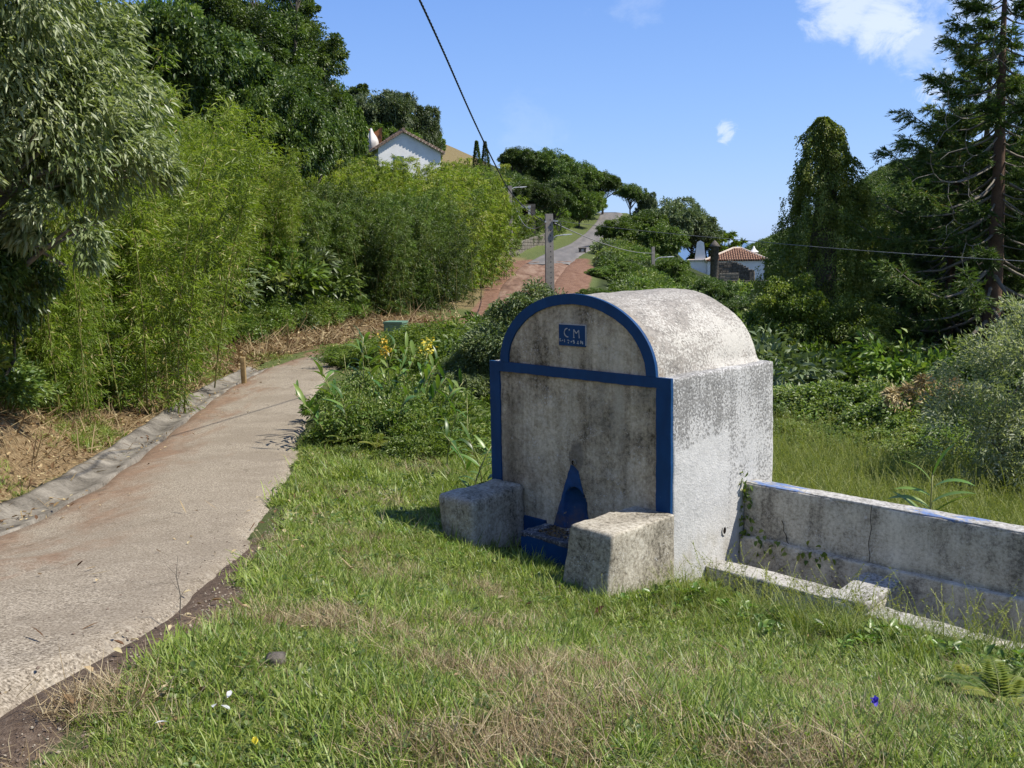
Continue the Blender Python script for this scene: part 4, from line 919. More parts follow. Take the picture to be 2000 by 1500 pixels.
# ------------------------------------------------------------------ conifers on the right
def conifer(seed, H, label, spread=3.5, n=105, bare=False):
    rg = np.random.default_rng(seed); e = empty('conifer_tree'); tag(e, label, 'tree')
    tub = [([(math.sin(z*.5)*.05, math.cos(z*.4)*.05, z) for z in np.linspace(-.5, H*.97, 12)], np.linspace(.24, .03, 12))]; br = []; P, D, T = [], [], []
    for i in range(n):
        t = ((i+.5)/n)**.9; z = H*(.06+.92*t); a = i*2.399+rg.uniform(-.3, .3); ln = spread*(1-t)**.75*rg.uniform(.7, 1.1)+.35
        if bare and math.sin(a) < -.45 and .28 < t < .80: ln *= .5
        ca, sa = math.cos(a), math.sin(a); q = np.linspace(0, 1, 7)
        rise = rg.uniform(.05, .3); x = q*ln; zz = z-.35*ln*q*(1-q)*2.2+rise*ln*q**2.5-.12*ln*q
        pts = np.stack([ca*x, sa*x, zz], 1)+rg.normal(size=(7, 3))*.03*ln*q[:, None]
        (br if rg.random() < 1 else tub).append((pts, np.linspace(.012+.012*ln, .006, 7)))
        tone = rg.uniform(0, 1); ns = int(30+24*ln)
        ts = rg.uniform(.38, 1, ns)**.8; c = np.stack([np.interp(ts, q, pts[:, k]) for k in range(3)], 1)
        sd_ = unit(np.stack([ca+rg.normal(size=ns)*.9, sa+rg.normal(size=ns)*.9, rg.normal(size=ns)*.5-.1], 1)); sl = rg.uniform(.18, .55, ns)*(.5+.18*ln)
        for j in range(18):
            f = rg.uniform(.15, 1, ns)[:, None]; p = c+sd_*sl[:, None]*f+np.array([0, 0, -1.])*(sl[:, None]*f)**2*.35
            P.append(p); D.append(unit(sd_*1.1+rg.normal(size=(ns, 3))*.45+np.array([0, 0, .12]))); T.append(np.clip(.4*tone+.35*rg.uniform(0, 1, ns)+.15*(rg.random(ns) > .93)*3, 0, 1))
    P, D, T = map(np.concatenate, (P, D, T)); m_ = len(P)
    a_ = link('trunk', tubes_mesh('trunk', tub, 10), M['bark_red'], e); b_ = link('branches', tubes_mesh('branches', br, 5), M['twig'], e); b_['kind'] = 'stuff'
    c_ = link('crown', leaf_mesh('crown', P, D, (.135*rg.uniform(.6, 1.2, m_)), .021, T, rg, flat=.2, curl=.05), M['conifer'], e); KIDS[e] = [a_, b_, c_]; return e
c1_ = conifer(81, 11.4, 'tall dark conifer at the right edge with its bare trunk showing', bare=True)
c2_ = conifer(82, 9.4, 'dark conifer just left of the tall bare trunked one', 3.3, 95)
x = at(1938, 25.5); put(c1_, x, 25.5, gz(x, 25.5)-.3, (1.2, 1.2, 1.0))
for px, d, ty, s, lab in ((1858, 28, 205, .84, None), (1915, 31, 90, .95, 'dark conifer close behind the tall bare trunked one'), (1790, 31, 430, .52, 'shorter dark conifer beside the ivy column, front of the conifer group'), (2075, 28, 60, 1.0, 'dark conifer cut by the right edge behind the grey shrub')):
    x = at(px, d); z0 = gz(x, d)-.3; hh = tz(ty, d, px)-z0
    put(c2_ if px != 2075 else c1_, x, d, z0, (s*1.05, s*1.05, hh/(9.4 if px != 2075 else 11.4)), rs.uniform(0, 6.28), lab)
x = at(1720, 33); put(c2_, x, 33, gz(x, 33)-.2, (.45, .45, .42), 2.0, 'low dark conifer at the foot of the group, right of the ivy column')
rgq = np.random.default_rng(5); boughs = []
for z, ax, ln in ((9.3, -1, .8), (8.4, 1, .9), (7.6, -1, 1.7), (6.9, -1, 1.3), (6.2, -1, 2.0), (5.9, -1, 1.2), (5.4, 1, .9), (5.0, -1, 1.5), (4.4, -1, 1.2)):
    q = np.linspace(0, 1, 9); cu = rgq.uniform(.5, 1.3)
    p = np.stack([ax*ln*np.sin(q*1.5), -1.3*q**.8, z-cu*.55*np.sin(q*3.2)+rgq.normal()*.1*q], 1); boughs.append((p, np.linspace(.022, .008, 9)))
    for t0 in (4, 6):
        e_ = p[t0]+np.array([ax*rgq.uniform(-.3, .7), -.15, -rgq.uniform(.25, .8)]); boughs.append(([p[t0], (p[t0]+e_)/2+np.array([.08*ax, 0, .03]), e_], [.010, .008, .004]))
for bi in range(0, len(boughs), 3): link('dead_bough', tubes_mesh('dead_bough', boughs[bi:bi+3], 5), M['bark_grey'], c1_)
# ------------------------------------------------------------------ ivy covered column
def ivy_column():
    rg = np.random.default_rng(91); e = empty('ivy_covered_tree'); tag(e, 'tall ivy smothered tree trunk shaped like a green column beside the conifers', 'tree'); Hh = 7.1; n = 105000
    def rad(z, a):
        zz = z*Hh; base = np.interp(zz, [0, .8, 1.6, 2.4, 3.1, 3.9, 4.8, 5.7, 6.3, 6.8, 7.1], [1.35, 1.25, 1.15, 1.28, 1.24, 1.08, .88, .68, .52, .34, .10])
        return base*(1+.17*np.sin(a*3+zz*1.7)+.15*np.sin(a*5-zz*2.9+1)+.13*np.sin(a*8+zz*5)*np.sin(zz*3.1+a)+.10*np.sin(a*2+zz*8)+.08*np.sin(a*13-zz*11))
    z = rg.uniform(0, 1, n); a = rg.uniform(0, 6.28, n); q = rad(z, a)*rg.uniform(.82, 1.06, n)
    lump = np.sin(a*5+z*23+2*np.sin(a*2))*np.sin(z*41+a*7+1.3*np.sin(z*17))
    p = np.stack([np.cos(a)*q+.35*z*np.sin(z*3), np.sin(a)*q, z*Hh], 1); o = np.stack([np.cos(a), np.sin(a), np.full(n, -.1)], 1)
    keep = rg.random(n) < .62+.38*lump; p, o, lump = p[keep], o[keep], lump[keep]; n = len(p)
    # hanging runners
    P, O, T = [p], [o], [np.clip(.35+.3*lump+.45*rg.random(n), 0, 1)]
    for k in range(320):
        zz = rg.uniform(.12, 1); aa = rg.uniform(0, 6.28); m_ = rg.integers(60, 150); f = rg.uniform(0, 1, m_); ln = rg.uniform(.4, 1.3)
        r_ = float(rad(np.array(zz), np.array(aa)))*rg.uniform(.98, 1.24)
        pp = np.stack([np.cos(aa)*r_+.35*zz*math.sin(zz*3)+rg.normal(size=m_)*.05, np.sin(aa)*r_+rg.normal(size=m_)*.05, zz*Hh-f*ln], 1)
        P.append(pp); O.append(np.repeat([[math.cos(aa), math.sin(aa), -.5]], m_, 0)); T.append(np.full(m_, .55)+.4*rg.random(m_))
    P, O, T = map(np.concatenate, (P, O, T)); n = len(P)
    tk = link('trunk', tubes_mesh('trunk', [([(.0, 0, -.5), (.1, 0, 3), (.25, 0, 6.2)], [.45, .4, .2])], 10), M['bark'], e)
    cr = link('ivy', leaf_mesh('ivy', P, unit(O+rg.normal(size=O.shape)*.5+np.array([0, 0, -.5])), (.062*rg.uniform(.6, 1.25, n)), .038, T, rg, flat=.35), M['ivy'], e); return e
e = ivy_column(); x = at(1598, 27); e.location = (x, 27, -1.15)
def ivy_mound(seed, lobes, n, label, x, y, z):
    o = make_tree('ivy_covered_bush', seed, lobes, n*2, .07, .042, M['ivy'], M['bark'], .1, label=label, cat='bush', clumps=22, clump=.34, low=-.8, droop=.5); o.location = (x, y, z); return o
ivy_mound(92, [((0, 0, 1.6), (1.0, .9, .9)), ((-.4, -.2, .7), (1.0, .9, .8)), ((.4, .1, .4), (1.1, .9, .7)), ((.1, 0, 2.2), (.7, .7, .6))], 17000, 'ivy covered bush hugging the left foot of the ivy column', at(1545, 25), 25, -1.0)
ivy_mound(93, [((0, 0, 1.3), (1.0, 1.0, .9)), ((.5, -.2, .5), (1.1, .9, .7)), ((-.5, 0, .4), (1.0, .9, .7))], 13000, 'low ivy covered bush between ivy column and conifers', at(1655, 25.5), 25.5, -1.0)
# ------------------------------------------------------------------ houses, poles, walls
M['plaster'] = simple('plaster', (.76, .76, .745), .85, .2, .10, 1.2)
M['plaster_old'] = simple('plaster_old', (.52, .51, .47), .9, .2, .25, 2)
M['tile'] = simple('tile', (.30, .175, .115), .85, .2, .45, 3.5)
M['tile_old'] = simple('tile_old', (.22, .16, .125), .9, .15, .5, 4)
M['tile_pale'] = simple('tile_pale', (.55, .47, .38), .85, .2, .25, 4)
M['stone'] = simple('stone', (.13, .115, .095), .95, .15, .5, 4, bstr=.6)
M['stone_pale'] = simple('stone_pale', (.17, .155, .125), .95, .15, .35, 4, bstr=.6)
M['pole'] = simple('pole', (.30, .27, .235), .9, .2, .22, 5, bstr=.4)
M['pole_hole'] = simple('pole_hole', (.05, .045, .04), .95, .05, .1)
M['cable'] = simple('cable', (.02, .021, .024), .6, .35, .2, 9)
M['cable_pale'] = simple('cable_pale', (.22, .22, .215), .6, .35, .3, 9)
M['steel'] = simple('steel', (.48, .49, .50), .5, .5, .1, 9, .4)
M['lamp_white'] = simple('lamp_white', (.72, .73, .74), .45, .5, .06, 9)
M['box_green'] = simple('box_green', (.12, .22, .15), .55, .4, .2, 5)
M['box_dark'] = simple('box_dark', (.02, .022, .02), .8, .2, .2, 5)
M['frame_blue'] = simple('frame_blue', (.10, .17, .20), .6, .4, .2, 6)
M['glass'] = simple('glass', (.03, .04, .05), .12, .6, .2, 2)
M['door'] = simple('door', (.055, .075, .11), .6, .4, .2, 6)
M['tarp'] = simple('tarp', (.55, .53, .50), .8, .25, .15, 1.6)
M['wood'] = simple('wood', (.27, .19, .09), .85, .25, .35, 9)
M['soil_red'] = simple('soil_red', (.25, .11, .05), .95, .1, .4, 1.5)
def tile_rows(mb, a, b, c, d, n, seg=5, r=.10, steps=6):
    """barrel tile ribs from eave a-b up to ridge c-d (a under c, b under d)"""
    a, b, c, d = map(Vector, (a, b, c, d)); nrm = (b-a).cross(c-a).normalized()
    if nrm.z < 0: nrm = -nrm
    for i in range(n):
        t = (i+.5)/n; p, q = a.lerp(b, t), c.lerp(d, t); w = (b-a).length/n*.30; sx = (b-a).normalized()
        wq = w*min(1, (d-c).length/(b-a).length+.25)
        for k in range(steps):
            e0, e1 = p.lerp(q, k/steps), p.lerp(q, (k+1.06)/steps); ww = w
            V = []
            for e, lift in ((e0, .035), (e1, 0)):
                for j in range(seg):
                    an = math.pi*j/(seg-1); V.append(e+sx*math.cos(an)*ww*1.25+nrm*(math.sin(an)*r+lift))
            mb.add(V, [(j, j+1, seg+j+1, seg+j) for j in range(seg-1)])
def slab(mb, pts, th):
    P = [Vector(p) for p in pts]; n = len(P); mb.add(P+[p-Vector((0, 0, th)) for p in P], [tuple(range(n)), tuple(range(2*n-1, n-1, -1))]+[(i, n+i, n+(i+1) % n, (i+1) % n) for i in range(n)])
def win(parent, x, z, w, h, y=-.03, mat='frame_blue'):
    mb = MB(); t = .07
    mb.box(x-w/2, x+w/2, y, y+.06, z, z+t); mb.box(x-w/2, x+w/2, y, y+.06, z+h-t, z+h); mb.box(x-w/2, x-w/2+t, y, y+.06, z+t, z+h-t); mb.box(x+w/2-t, x+w/2, y, y+.06, z+t, z+h-t); mb.box(x-.025, x+.025, y, y+.05, z+t, z+h-t)
    f = mb.build('window', M[mat], parent); mb = MB(); mb.box(x-w/2+t, x+w/2-t, y+.015, y+.045, z+t, z+h-t); mb.build('pane', M['glass'], f); return f
# --- white gabled house on the left slope
def gable_house():
    d = 88.0; x0 = at(813, d); z0 = gz(x0, d)
    zE = tz(300, d, 870); zA = tz(268, d, 800)
    e = empty('white_house', (x0, d, 0), R(17)); tag(e, 'white house with a tiled gable roof half hidden by bamboo on the left slope', 'house')
    w = 2.78; mb = MB(); zb = z0-3; zw = tz(303, d, 813); za = tz(266, d, 800)
    xa = -.55
    def prism(x_a, x_b, y_a, y_b):
        V = [(x_a, y_a, zb), (x_b, y_a, zb), (x_b, y_a, zw), (xa, y_a, za), (x_a, y_a, zw+.35), (x_a, y_b, zb), (x_b, y_b, zb), (x_b, y_b, zw), (xa, y_b, za), (x_a, y_b, zw+.35)]
        mb.add(V, [(0, 1, 2, 3, 4), (9, 8, 7, 6, 5), (1, 6, 7, 2), (5, 0, 4, 9)])
    prism(-w, w, 0, 8); mb.build('wall', M['plaster'], e)
    mb = MB(); o = .3
    for sx, zx in ((-1, zw+.35), (1, zw)):
        ex = sx*(w+.35); slx = (za-zx)/abs(sx*w-xa); ez = zx-slx*.35
        slab(mb, [(xa, -o, za+.12), (ex, -o, ez+.12), (ex, 8+o, ez+.12), (xa, 8+o, za+.12)], .12)
    rf = mb.build('roof', M['tile_pale'], e); tl = MB()
    for sx, zx in ((-1, zw+.35), (1, zw)):
        ex = sx*(w+.35); slx = (za-zx)/abs(sx*w-xa); ez = zx-slx*.35
        tile_rows(tl, (ex, -o, ez+.12), (ex, 8+o, ez+.12), (xa, -o, za+.12), (xa, 8+o, za+.12), 26, 5, .10, 12)
        n = 13
        for k in range(n):
            t = (k+.5)/n; p = Vector((xa+(ex-xa)*t, -o-.03, za+(ez-za)*t+.10)); tl.tube([p, p+Vector((0, .5, 0))], .13, 6)
    tl.tube([(xa, -o-.05, za+.2), (xa, 8.3, za+.2)], .15, 7)
    t_ = tl.build('tiles', M['tile_old'], rf); t_['kind'] = 'stuff'
    win(e, -1.0, zw-1.35, .95, 1.0)
    f = win(e, 0, 0, .8, 1.1); f.location = (w+.0, 1.2, zw-1.4); f.rotation_euler = (0, 0, R(90))
gable_house()
d = 92; x = at(740, d); z0 = tz(284, d, 740)
bm = bmesh.new(); bmesh.ops.create_icosphere(bm, subdivisions=4, radius=1)
for v in bm.verts:
    c = v.co; k = max(0, c.z); a_ = math.atan2(c.y, c.x)
    v.co = (c.x*.62*(1-.45*k)+.16*math.sin(a_*6)*(.5-.3*k), c.y*.6*(1-.4*k)+.05*math.sin(a_*7+1), c.z*1.15+.16*math.sin(c.x*7)*k)
me = bpy.data.meshes.new('covered_heap'); bm.to_mesh(me); bm.free(); me.polygons.foreach_set('use_smooth', [True]*len(me.polygons))
tag(link('covered_heap', me, M['tarp'], None, (x, d, z0)), 'pale sheet draped over a tall heap left of the white gabled house', 'tarpaulin')
mb = MB()
# cut red earth bank beside the house: part of the slope
V = []; nx_, nz_ = 14, 6
for i in range(nx_):
    for j in range(nz_):
        xx = at(690, 95)+(at(760, 95)-at(690, 95))*i/(nx_-1); V.append((xx, 96-j*.22+.15*math.sin(i*1.7+j), tz(262, 96, 720)-.62*j+.25*math.sin(i*1.1)))
F = [(i*nz_+j, i*nz_+j+1, (i+1)*nz_+j+1, (i+1)*nz_+j) for i in range(nx_-1) for j in range(nz_-1)]
mb.add(V, F); tag(mb.build('earth_bank', M['soil_red'], None, True), kind='structure')
# --- villa on the right with hipped tile roof
def villa():
    d = 128.0; x0 = at(1432, d); e = empty('white_villa', (x0, d, 0), R(-8)); tag(e, 'white villa with hipped orange tile roof and small finial chimney beside the ivy column', 'house')
    zb = gz(x0, d)-2.5; ze = tz(508, d, 1432); w, dp = 4.05, 7.5; zr_ = tz(486, d, 1440)
    X0, X1 = at(1402, d)-x0, at(1500, d)-x0
    X0 -= 1.2; zt_ = ze-.10
    mb = MB(); mb.box(X0, X1-.5, 0, dp, zb, zt_); mb.build('wall', M['plaster'], e)
    o = .35; A = (X0-o, -o, ze); B_ = (X1-.5+o, -o, ze); C_ = (X1-.5+o, dp+o, ze); D_ = (X0-o, dp+o, ze); r1 = (X0+(X1-X0)*.46, dp*.42, zr_); r2 = (X0+(X1-X0)*.58, dp*.55, zr_)
    mb = MB(); mb.add([A, B_, C_, D_, r1, r2], [(0, 1, 5, 4), (1, 2, 5), (2, 3, 4, 5), (3, 0, 4), (3, 2, 1, 0)]); rf = mb.build('roof', M['tile'], e)
    tl = MB(); n = 24
    def rows(a, b, c, dd, n, st):
        # ribs run straight up the slope and stop at the hips
        a, b, c, dd = map(Vector, (a, b, c, dd)); nr = (b-a).cross(c-a).normalized(); nr = nr if nr.z > 0 else -nr; L = (b-a).length; ex = (b-a)/L
        tc = (c-a).dot(ex)/L; td = (dd-a).dot(ex)/L; perp = (c-a)-ex*(c-a).dot(ex)
        for i in range(n):
            t = (i+.5)/n; h = 1.0
            if t < tc: h = t/tc
            elif t > td: h = (1-t)/(1-td)
            p = a+ex*L*t; k = max(1, int(st*h))
            for s in range(k):
                q0, q1 = p+perp*(h*s/k), p+perp*(h*(s+1.05)/k); V = []
                for q, lf in ((q0, .06), (q1, .0)):
                    for j in range(5):
                        an = math.pi*j/4; V.append(q+ex*math.cos(an)*L/n*.36+nr*(math.sin(an)*.12+lf+.005))
                tl.add(V, [(j, j+1, 5+j+1, 5+j) for j in range(4)]+[(4, 3, 2, 1, 0)])
    rows(A, B_, r1, r2, 26, 7); rows(B_, C_, r2, r2, 20, 7)
    t_ = tl.build('tiles', M['tile'], rf); t_['kind'] = 'stuff'
    mb = MB()
    for a, b in ((A, r1), (B_, r2), (C_, r2)): mb.tube([Vector(a)+Vector((0, 0, .1)), Vector(b)+Vector((0, 0, .12))], .15, 7)
    mb.tube([Vector(r1)+Vector((0, 0, .12)), Vector(r2)+Vector((0, 0, .12))], .15, 7); mb.build('ridge', M['tile_pale'], rf)
    # finial chimney
    cx_ = at(1481, d)-x0-.2; zc = tz(497, d, 1481); mb = MB(); an = [(.42, 0), (.42, .75), (.62, .78), (.60, .88), (.34, 1.05), (.16, 1.35), (.10, 1.55), (.02, 1.62)]
    k = 12; V = [(cx_+r*math.cos(2*math.pi*j/k), 4.0+r*math.sin(2*math.pi*j/k), zc-.5+z) for r, z in an for j in range(k)]
    mb.add(V, [(i*k+j, i*k+(j+1) % k, (i+1)*k+(j+1) % k, (i+1)*k+j) for i in range(len(an)-1) for j in range(k)]); mb.build('chimney', M['plaster'], e, True)
    # right hand face: door, two windows, downpipe
    f = win(e, 0, 0, .6, 1.2); f.location = (X1-.5, 1.6, zt_-2.0); f.rotation_euler = (0, 0, R(90))
    f = win(e, 0, 0, .6, 1.2); f.location = (X1-.5, 5.6, zt_-2.0); f.rotation_euler = (0, 0, R(90))
    mb = MB(); mb.box(X1-.5, X1-.46, 3.1, 4.1, zt_-2.9, zt_-.7); mb.build('door', M['door'], e)
    mb = MB(); mb.tube([(X1-.42, -.06, zt_), (X1-.42, -.06, zt_-3.2)], .07, 7); mb.build('downpipe', M['cable'], e)
    # low white wing on the left with its tapered chimney
    xl, xr2 = at(1350, d)-x0, X0-.01
    mb = MB(); mb.box(xl, xr2, .3, 5, zb, tz(509, d, 1370)); mb.build('wing', M['plaster'], e)
    mb = MB(); mb.box(xl-.1, xr2, .1, 5.2, tz(509, d, 1370), tz(509, d, 1370)+.14); mb.build('wing_roof', M['tile_pale'], e)
    zc0, zc1 = tz(510, d, 1370), tz(470, d, 1370); pr = []
    for t in np.linspace(0, 1, 14):
        wv = .72*(1-.42*t) if t < .86 else .72*(1-.42*.86)*math.sqrt(max(0, 1-((t-.86)/.14)**2)); pr.append((max(wv, .03), zc0+(zc1-zc0)*t))
    cxx = at(1371, d)-x0; V = []
    for wv, z in pr: V += [(cxx-wv, .5, z), (cxx+wv, .5, z), (cxx+wv, .5+1.5*wv, z), (cxx-wv, .5+1.5*wv, z)]
    mb = MB(); mb.add(V, [(4*i+j, 4*i+(j+1) % 4, 4*i+4+(j+1) % 4, 4*i+4+j) for i in range(len(pr)-1) for j in range(4)]+[tuple(range(4*len(pr)-4, 4*len(pr)))]); mb.build('chimney', M['plaster'], e, label=None) if False else mb.build('chimney', M['plaster'], e)
villa()
d = 112; x = at(1397, d); mb = MB(); zt = tz(480, d, 1397); zb = gz(x, d)-1; k = 12
pr = [(.50, zb), (.46, zt-.15), (.58, zt-.1), (.58, zt+.02), (.40, zt+.25), (.06, zt+.62)]
V = [(r*math.cos(2*math.pi*j/k), r*math.sin(2*math.pi*j/k), z-zb) for r, z in pr for j in range(k)]
mb.add(V, [(i*k+j, i*k+(j+1) % k, (i+1)*k+(j+1) % k, (i+1)*k+j) for i in range(len(pr)-1) for j in range(k)])
tag(mb.build('stone_chimney', M['stone'], None, True, loc=(x, d, zb)), 'round dark stone chimney stack with a conical cap in front of the villa', 'chimney')
# ruined stone gable and yard wall below the villa
def rubble_wall(name, pts, th, label, cat='wall', seed=1, mat='stone', course=.32, stuffed=True):
    """pts: (x, y, z_top) along the wall; stones in courses, joined (each only a few pixels)"""
    rg = np.random.default_rng(seed); e = empty(name); tag(e, label, cat); mb = MB(); core = MB()
    for (xa, ya, za), (xb, yb, zb_) in zip(pts[:-1], pts[1:]):
        L = math.hypot(xb-xa, yb-ya); ux, uy = (xb-xa)/L, (yb-ya)/L; zg = min(gz(xa, ya), gz(xb, yb))-.6
        core.add([(xa, ya, zg), (xb, yb, zg), (xb, yb, zb_-.1), (xa, ya, za-.1), (xa-uy*th, ya+ux*th, zg), (xb-uy*th, yb+ux*th, zg), (xb-uy*th, yb+ux*th, zb_-.1), (xa-uy*th, ya+ux*th, za-.1)],
                 [(0, 1, 2, 3), (5, 4, 7, 6), (3, 2, 6, 7), (1, 5, 6, 2), (4, 0, 3, 7)])
        z = zg
        while z < max(za, zb_):
            s = 0; h = course*rg.uniform(.75, 1.2)
            while s < L:
                w = rg.uniform(.25, .7)*course/.32; t = min(1, (s+w/2)/L); top = za+(zb_-za)*t
                if z < top:
                    o = rg.uniform(.02, .07); a0 = (xa+ux*s, ya+uy*s); a1 = (xa+ux*min(L, s+w-.03), ya+uy*min(L, s+w-.03)); hz = min(z+h-.03, top+.12)
                    i = .03
                    mb.add([(a0[0], a0[1], z), (a1[0], a1[1], z), (a1[0], a1[1], hz), (a0[0], a0[1], hz), (a0[0]+uy*o+ux*i, a0[1]-ux*o+uy*i, z+i), (a1[0]+uy*o-ux*i, a1[1]-ux*o-uy*i, z+i), (a1[0]+uy*o-ux*i, a1[1]-ux*o-uy*i, hz-i), (a0[0]+uy*o+ux*i, a0[1]-ux*o+uy*i, hz-i)],
                           [(4, 5, 6, 7), (0, 1, 5, 4), (1, 2, 6, 5), (2, 3, 7, 6), (3, 0, 4, 7)])
                s += w
            z += h
    core.build('core', M[mat], e); st = mb.build('stones', M[mat], e); st['kind'] = 'stuff'; return e
d = 112
rubble_wall('ruined_gable', [(at(1404, d), d, tz(513, d, 1404)), (at(1432, d), d, tz(509, d, 1432)), (at(1470, d), d-1, tz(528, d, 1470)), (at(1471, d), d+4, tz(526, d, 1471))], .5, 'roofless dark stone gable in front of the white villa', 'ruin', 5)
d = 96
rubble_wall('stone_wall', [(at(1425, d), d, tz(549, d, 1425)), (at(1480, d), d-1, tz(548, d, 1480)), (at(1545, d), d-3, tz(548, d, 1545))], .5, 'dark stone yard wall below the villa, left of the ivy column', 'wall', 6)
d = 97; rubble_wall('stone_wall', [(at(1432, d), d+6, tz(538, d, 1432)), (at(1472, d), d+6, tz(536, d, 1472))], .5, 'low brownish stone wall between the ruin and the yard wall', 'wall', 7, 'stone_pale')
# retaining wall along the left of the road, with steps and an old doorway
rubble_wall('retaining_wall', [(at(1016, 90), 90, tz(508, 90, 1016)-.0+.5), (at(1030, 97), 97, tz(470, 97, 1030)), (at(1055, 106), 106, tz(462, 106, 1055)), (at(1080, 112), 112, tz(455, 112, 1080))], .6, 'rough stone retaining wall at the left edge of the road beyond the lamp pole', 'wall', 8, 'stone_pale', .4)
def steps(px, d, y0, y1, w, n, label):
    e = empty('stone_steps', (at(px, d), d, 0), R(-12)); tag(e, label, 'steps'); zt, zb = tz(y0, d+1.5, px), tz(y1, d, px)
    for k in range(n):
        mb = MB(); z0, z1 = zb+(zt-zb)*k/n, zb+(zt-zb)*(k+1)/n; mb.box(-w/2, w/2, k*.32, n*.32+.3, z0, z1-.02); mb.box(-w/2-.04, w/2+.04, k*.32-.07, k*.32+.3, z1-.018, z1+.05); mb.build('step', M['stone_pale'], e)
steps(983, 93, 486, 514, 1.6, 7, 'small flight of stone steps beside the foot of the lamp pole at the road edge')
steps(1018, 108, 424, 446, 1.5, 6, 'stone steps under the old doorway on the left bank')
d = 110; e = empty('old_doorway', (at(1029, d), d, 0)); tag(e, 'old stone doorway with whitewashed surround on the overgrown left bank', 'doorway')
zt, zb = tz(404, d, 1029), tz(424, d, 1029); mb = MB(); mb.box(-1.3, 1.3, .25, .8, zb-3, zt+.2); mb.build('wall', M['stone'], e)
mb = MB(); mb.box(-.72, -.48, 0, .26, zb-.5, zt-.22); mb.box(.48, .72, 0, .26, zb-.5, zt-.22); mb.box(-.78, .78, -.02, .26, zt-.22, zt+.02); mb.build('surround', M['plaster_old'], e)
mb = MB(); mb.box(-.47, .47, .2, .245, zb-.5, zt-.23); mb.build('opening', M['hole'], e)
# --- poles and lamps
def concrete_pole(px, d, ytop, ybase, w, name, label, holes=True):
    x = at(px, d); zt = tz(ytop, d, px); zb = tz(ybase, d, px) if ybase else gz(x, d); h = zt-zb
    e = empty(name, (x, d, zb), R(8)); tag(e, label, 'pole'); mb = MB(); a, b = w*.62, w*.5
    V = [(-a, -a*.7, -.5), (a, -a*.7, -.5), (a, a*.7, -.5), (-a, a*.7, -.5), (-b, -b*.7, h), (b, -b*.7, h), (b, b*.7, h), (-b, b*.7, h)]
    mb.add(V, [(3, 2, 1, 0), (4, 5, 6, 7), (0, 1, 5, 4), (1, 2, 6, 5), (2, 3, 7, 6), (3, 0, 4, 7)]); mb.build('shaft', M['pole'], e)
    if holes:
        hb = MB(); z = h-.25
        while z > .3:
            t = z/h; y = -(a+(b-a)*t)*.7-.003; hb.add([(.022*math.cos(q)+w*.12, y, z+.03*math.sin(q)) for q in np.linspace(0, 6.28, 9)[:-1]], [tuple(range(8))]); z -= .21
        o = hb.build('holes', M['pole_hole'], e); o['kind'] = 'stuff'
    return e, h
def lamp_arm(e, z, out, rise, ang, size=1.0, r=.028):
    """curved arm and flat lamp head as parts of the pole it is bolted to"""
    c, s = math.cos(ang), math.sin(ang); q = np.linspace(0, 1, 12); pts = [(c*(.10+out*(1-math.cos(t*math.pi/2))), s*(.10+out*(1-math.cos(t*math.pi/2))), z+rise*math.sin(t*math.pi/2)) for t in q]
    pts += [(c*(.10+out*1.9), s*(.10+out*1.9), z+rise*1.04)]
    mb = MB(); mb.tube(pts, r, 7); mb.build('lamp_arm', M['steel'], e)
    L, w = .62*size, .21*size; x0, z0 = .10+out*1.75, z+rise*1.03
    bm = bmesh.new(); bmesh.ops.create_cube(bm, size=1)
    for v in bm.verts: v.co = (v.co.x*L*(1), v.co.y*w*(1.0 if v.co.x < 0 else .7), v.co.z*.09*size*(1 if v.co.x < 0 else .55))
    bmesh.ops.bevel(bm, geom=bm.edges[:], offset=.02*size, segments=2, affect='EDGES')
    me = bpy.data.meshes.new('lamp_head'); bm.to_mesh(me); bm.free(); o = link('lamp_head', me, M['lamp_white'], e, (c*(x0+L/2), s*(x0+L/2), z0+.02), (0, -.06, ang))
DP = 40.0
p1, h1 = concrete_pole(1077, DP, 419, None, .30, 'concrete_pole', 'thick pierced concrete pole with white street lamp rising behind the fountain')
zl = tz(478, DP, 1088)-p1.location.z; lamp_arm(p1, zl, .26, tz(460, DP, 1120)-tz(478, DP, 1088), R(-8), .62, .022)
mb = MB(); mb.bar((-.2, -.14, h1-.32), (-.13, -.14, h1-.32), .05, .06); mb.build('bracket', M['steel'], p1); mb = MB(); mb.bar((.13, -.14, h1-.28), (.34, -.16, h1-.30), .05, .06); mb.build('bracket', M['steel'], p1)
mb = MB()
for k in range(5):
    an = np.linspace(0, 6.28, 15); mb.tube([(.36+.085*math.cos(a)+.008*k, -.2+.012*k, h1-.52+.17*math.sin(a)) for a in an], .014, 5, False)
mb.build('cable_coil', M['cable'], p1)
p2, h2 = concrete_pole(1003, 88, 366, 515, .34, 'concrete_pole', 'slim concrete lamp pole at the left road edge beside the steps', False)
lamp_arm(p2, h2-.5, .45, .35, R(2), 1.0, .04)
p3, h3 = concrete_pole(1278, 84, 482, 549, .26, 'concrete_pole', 'far concrete lamp pole among bushes left of the villa', False)
lamp_arm(p3, h3-1.35, .62, .45, R(-6), 1.0, .035)
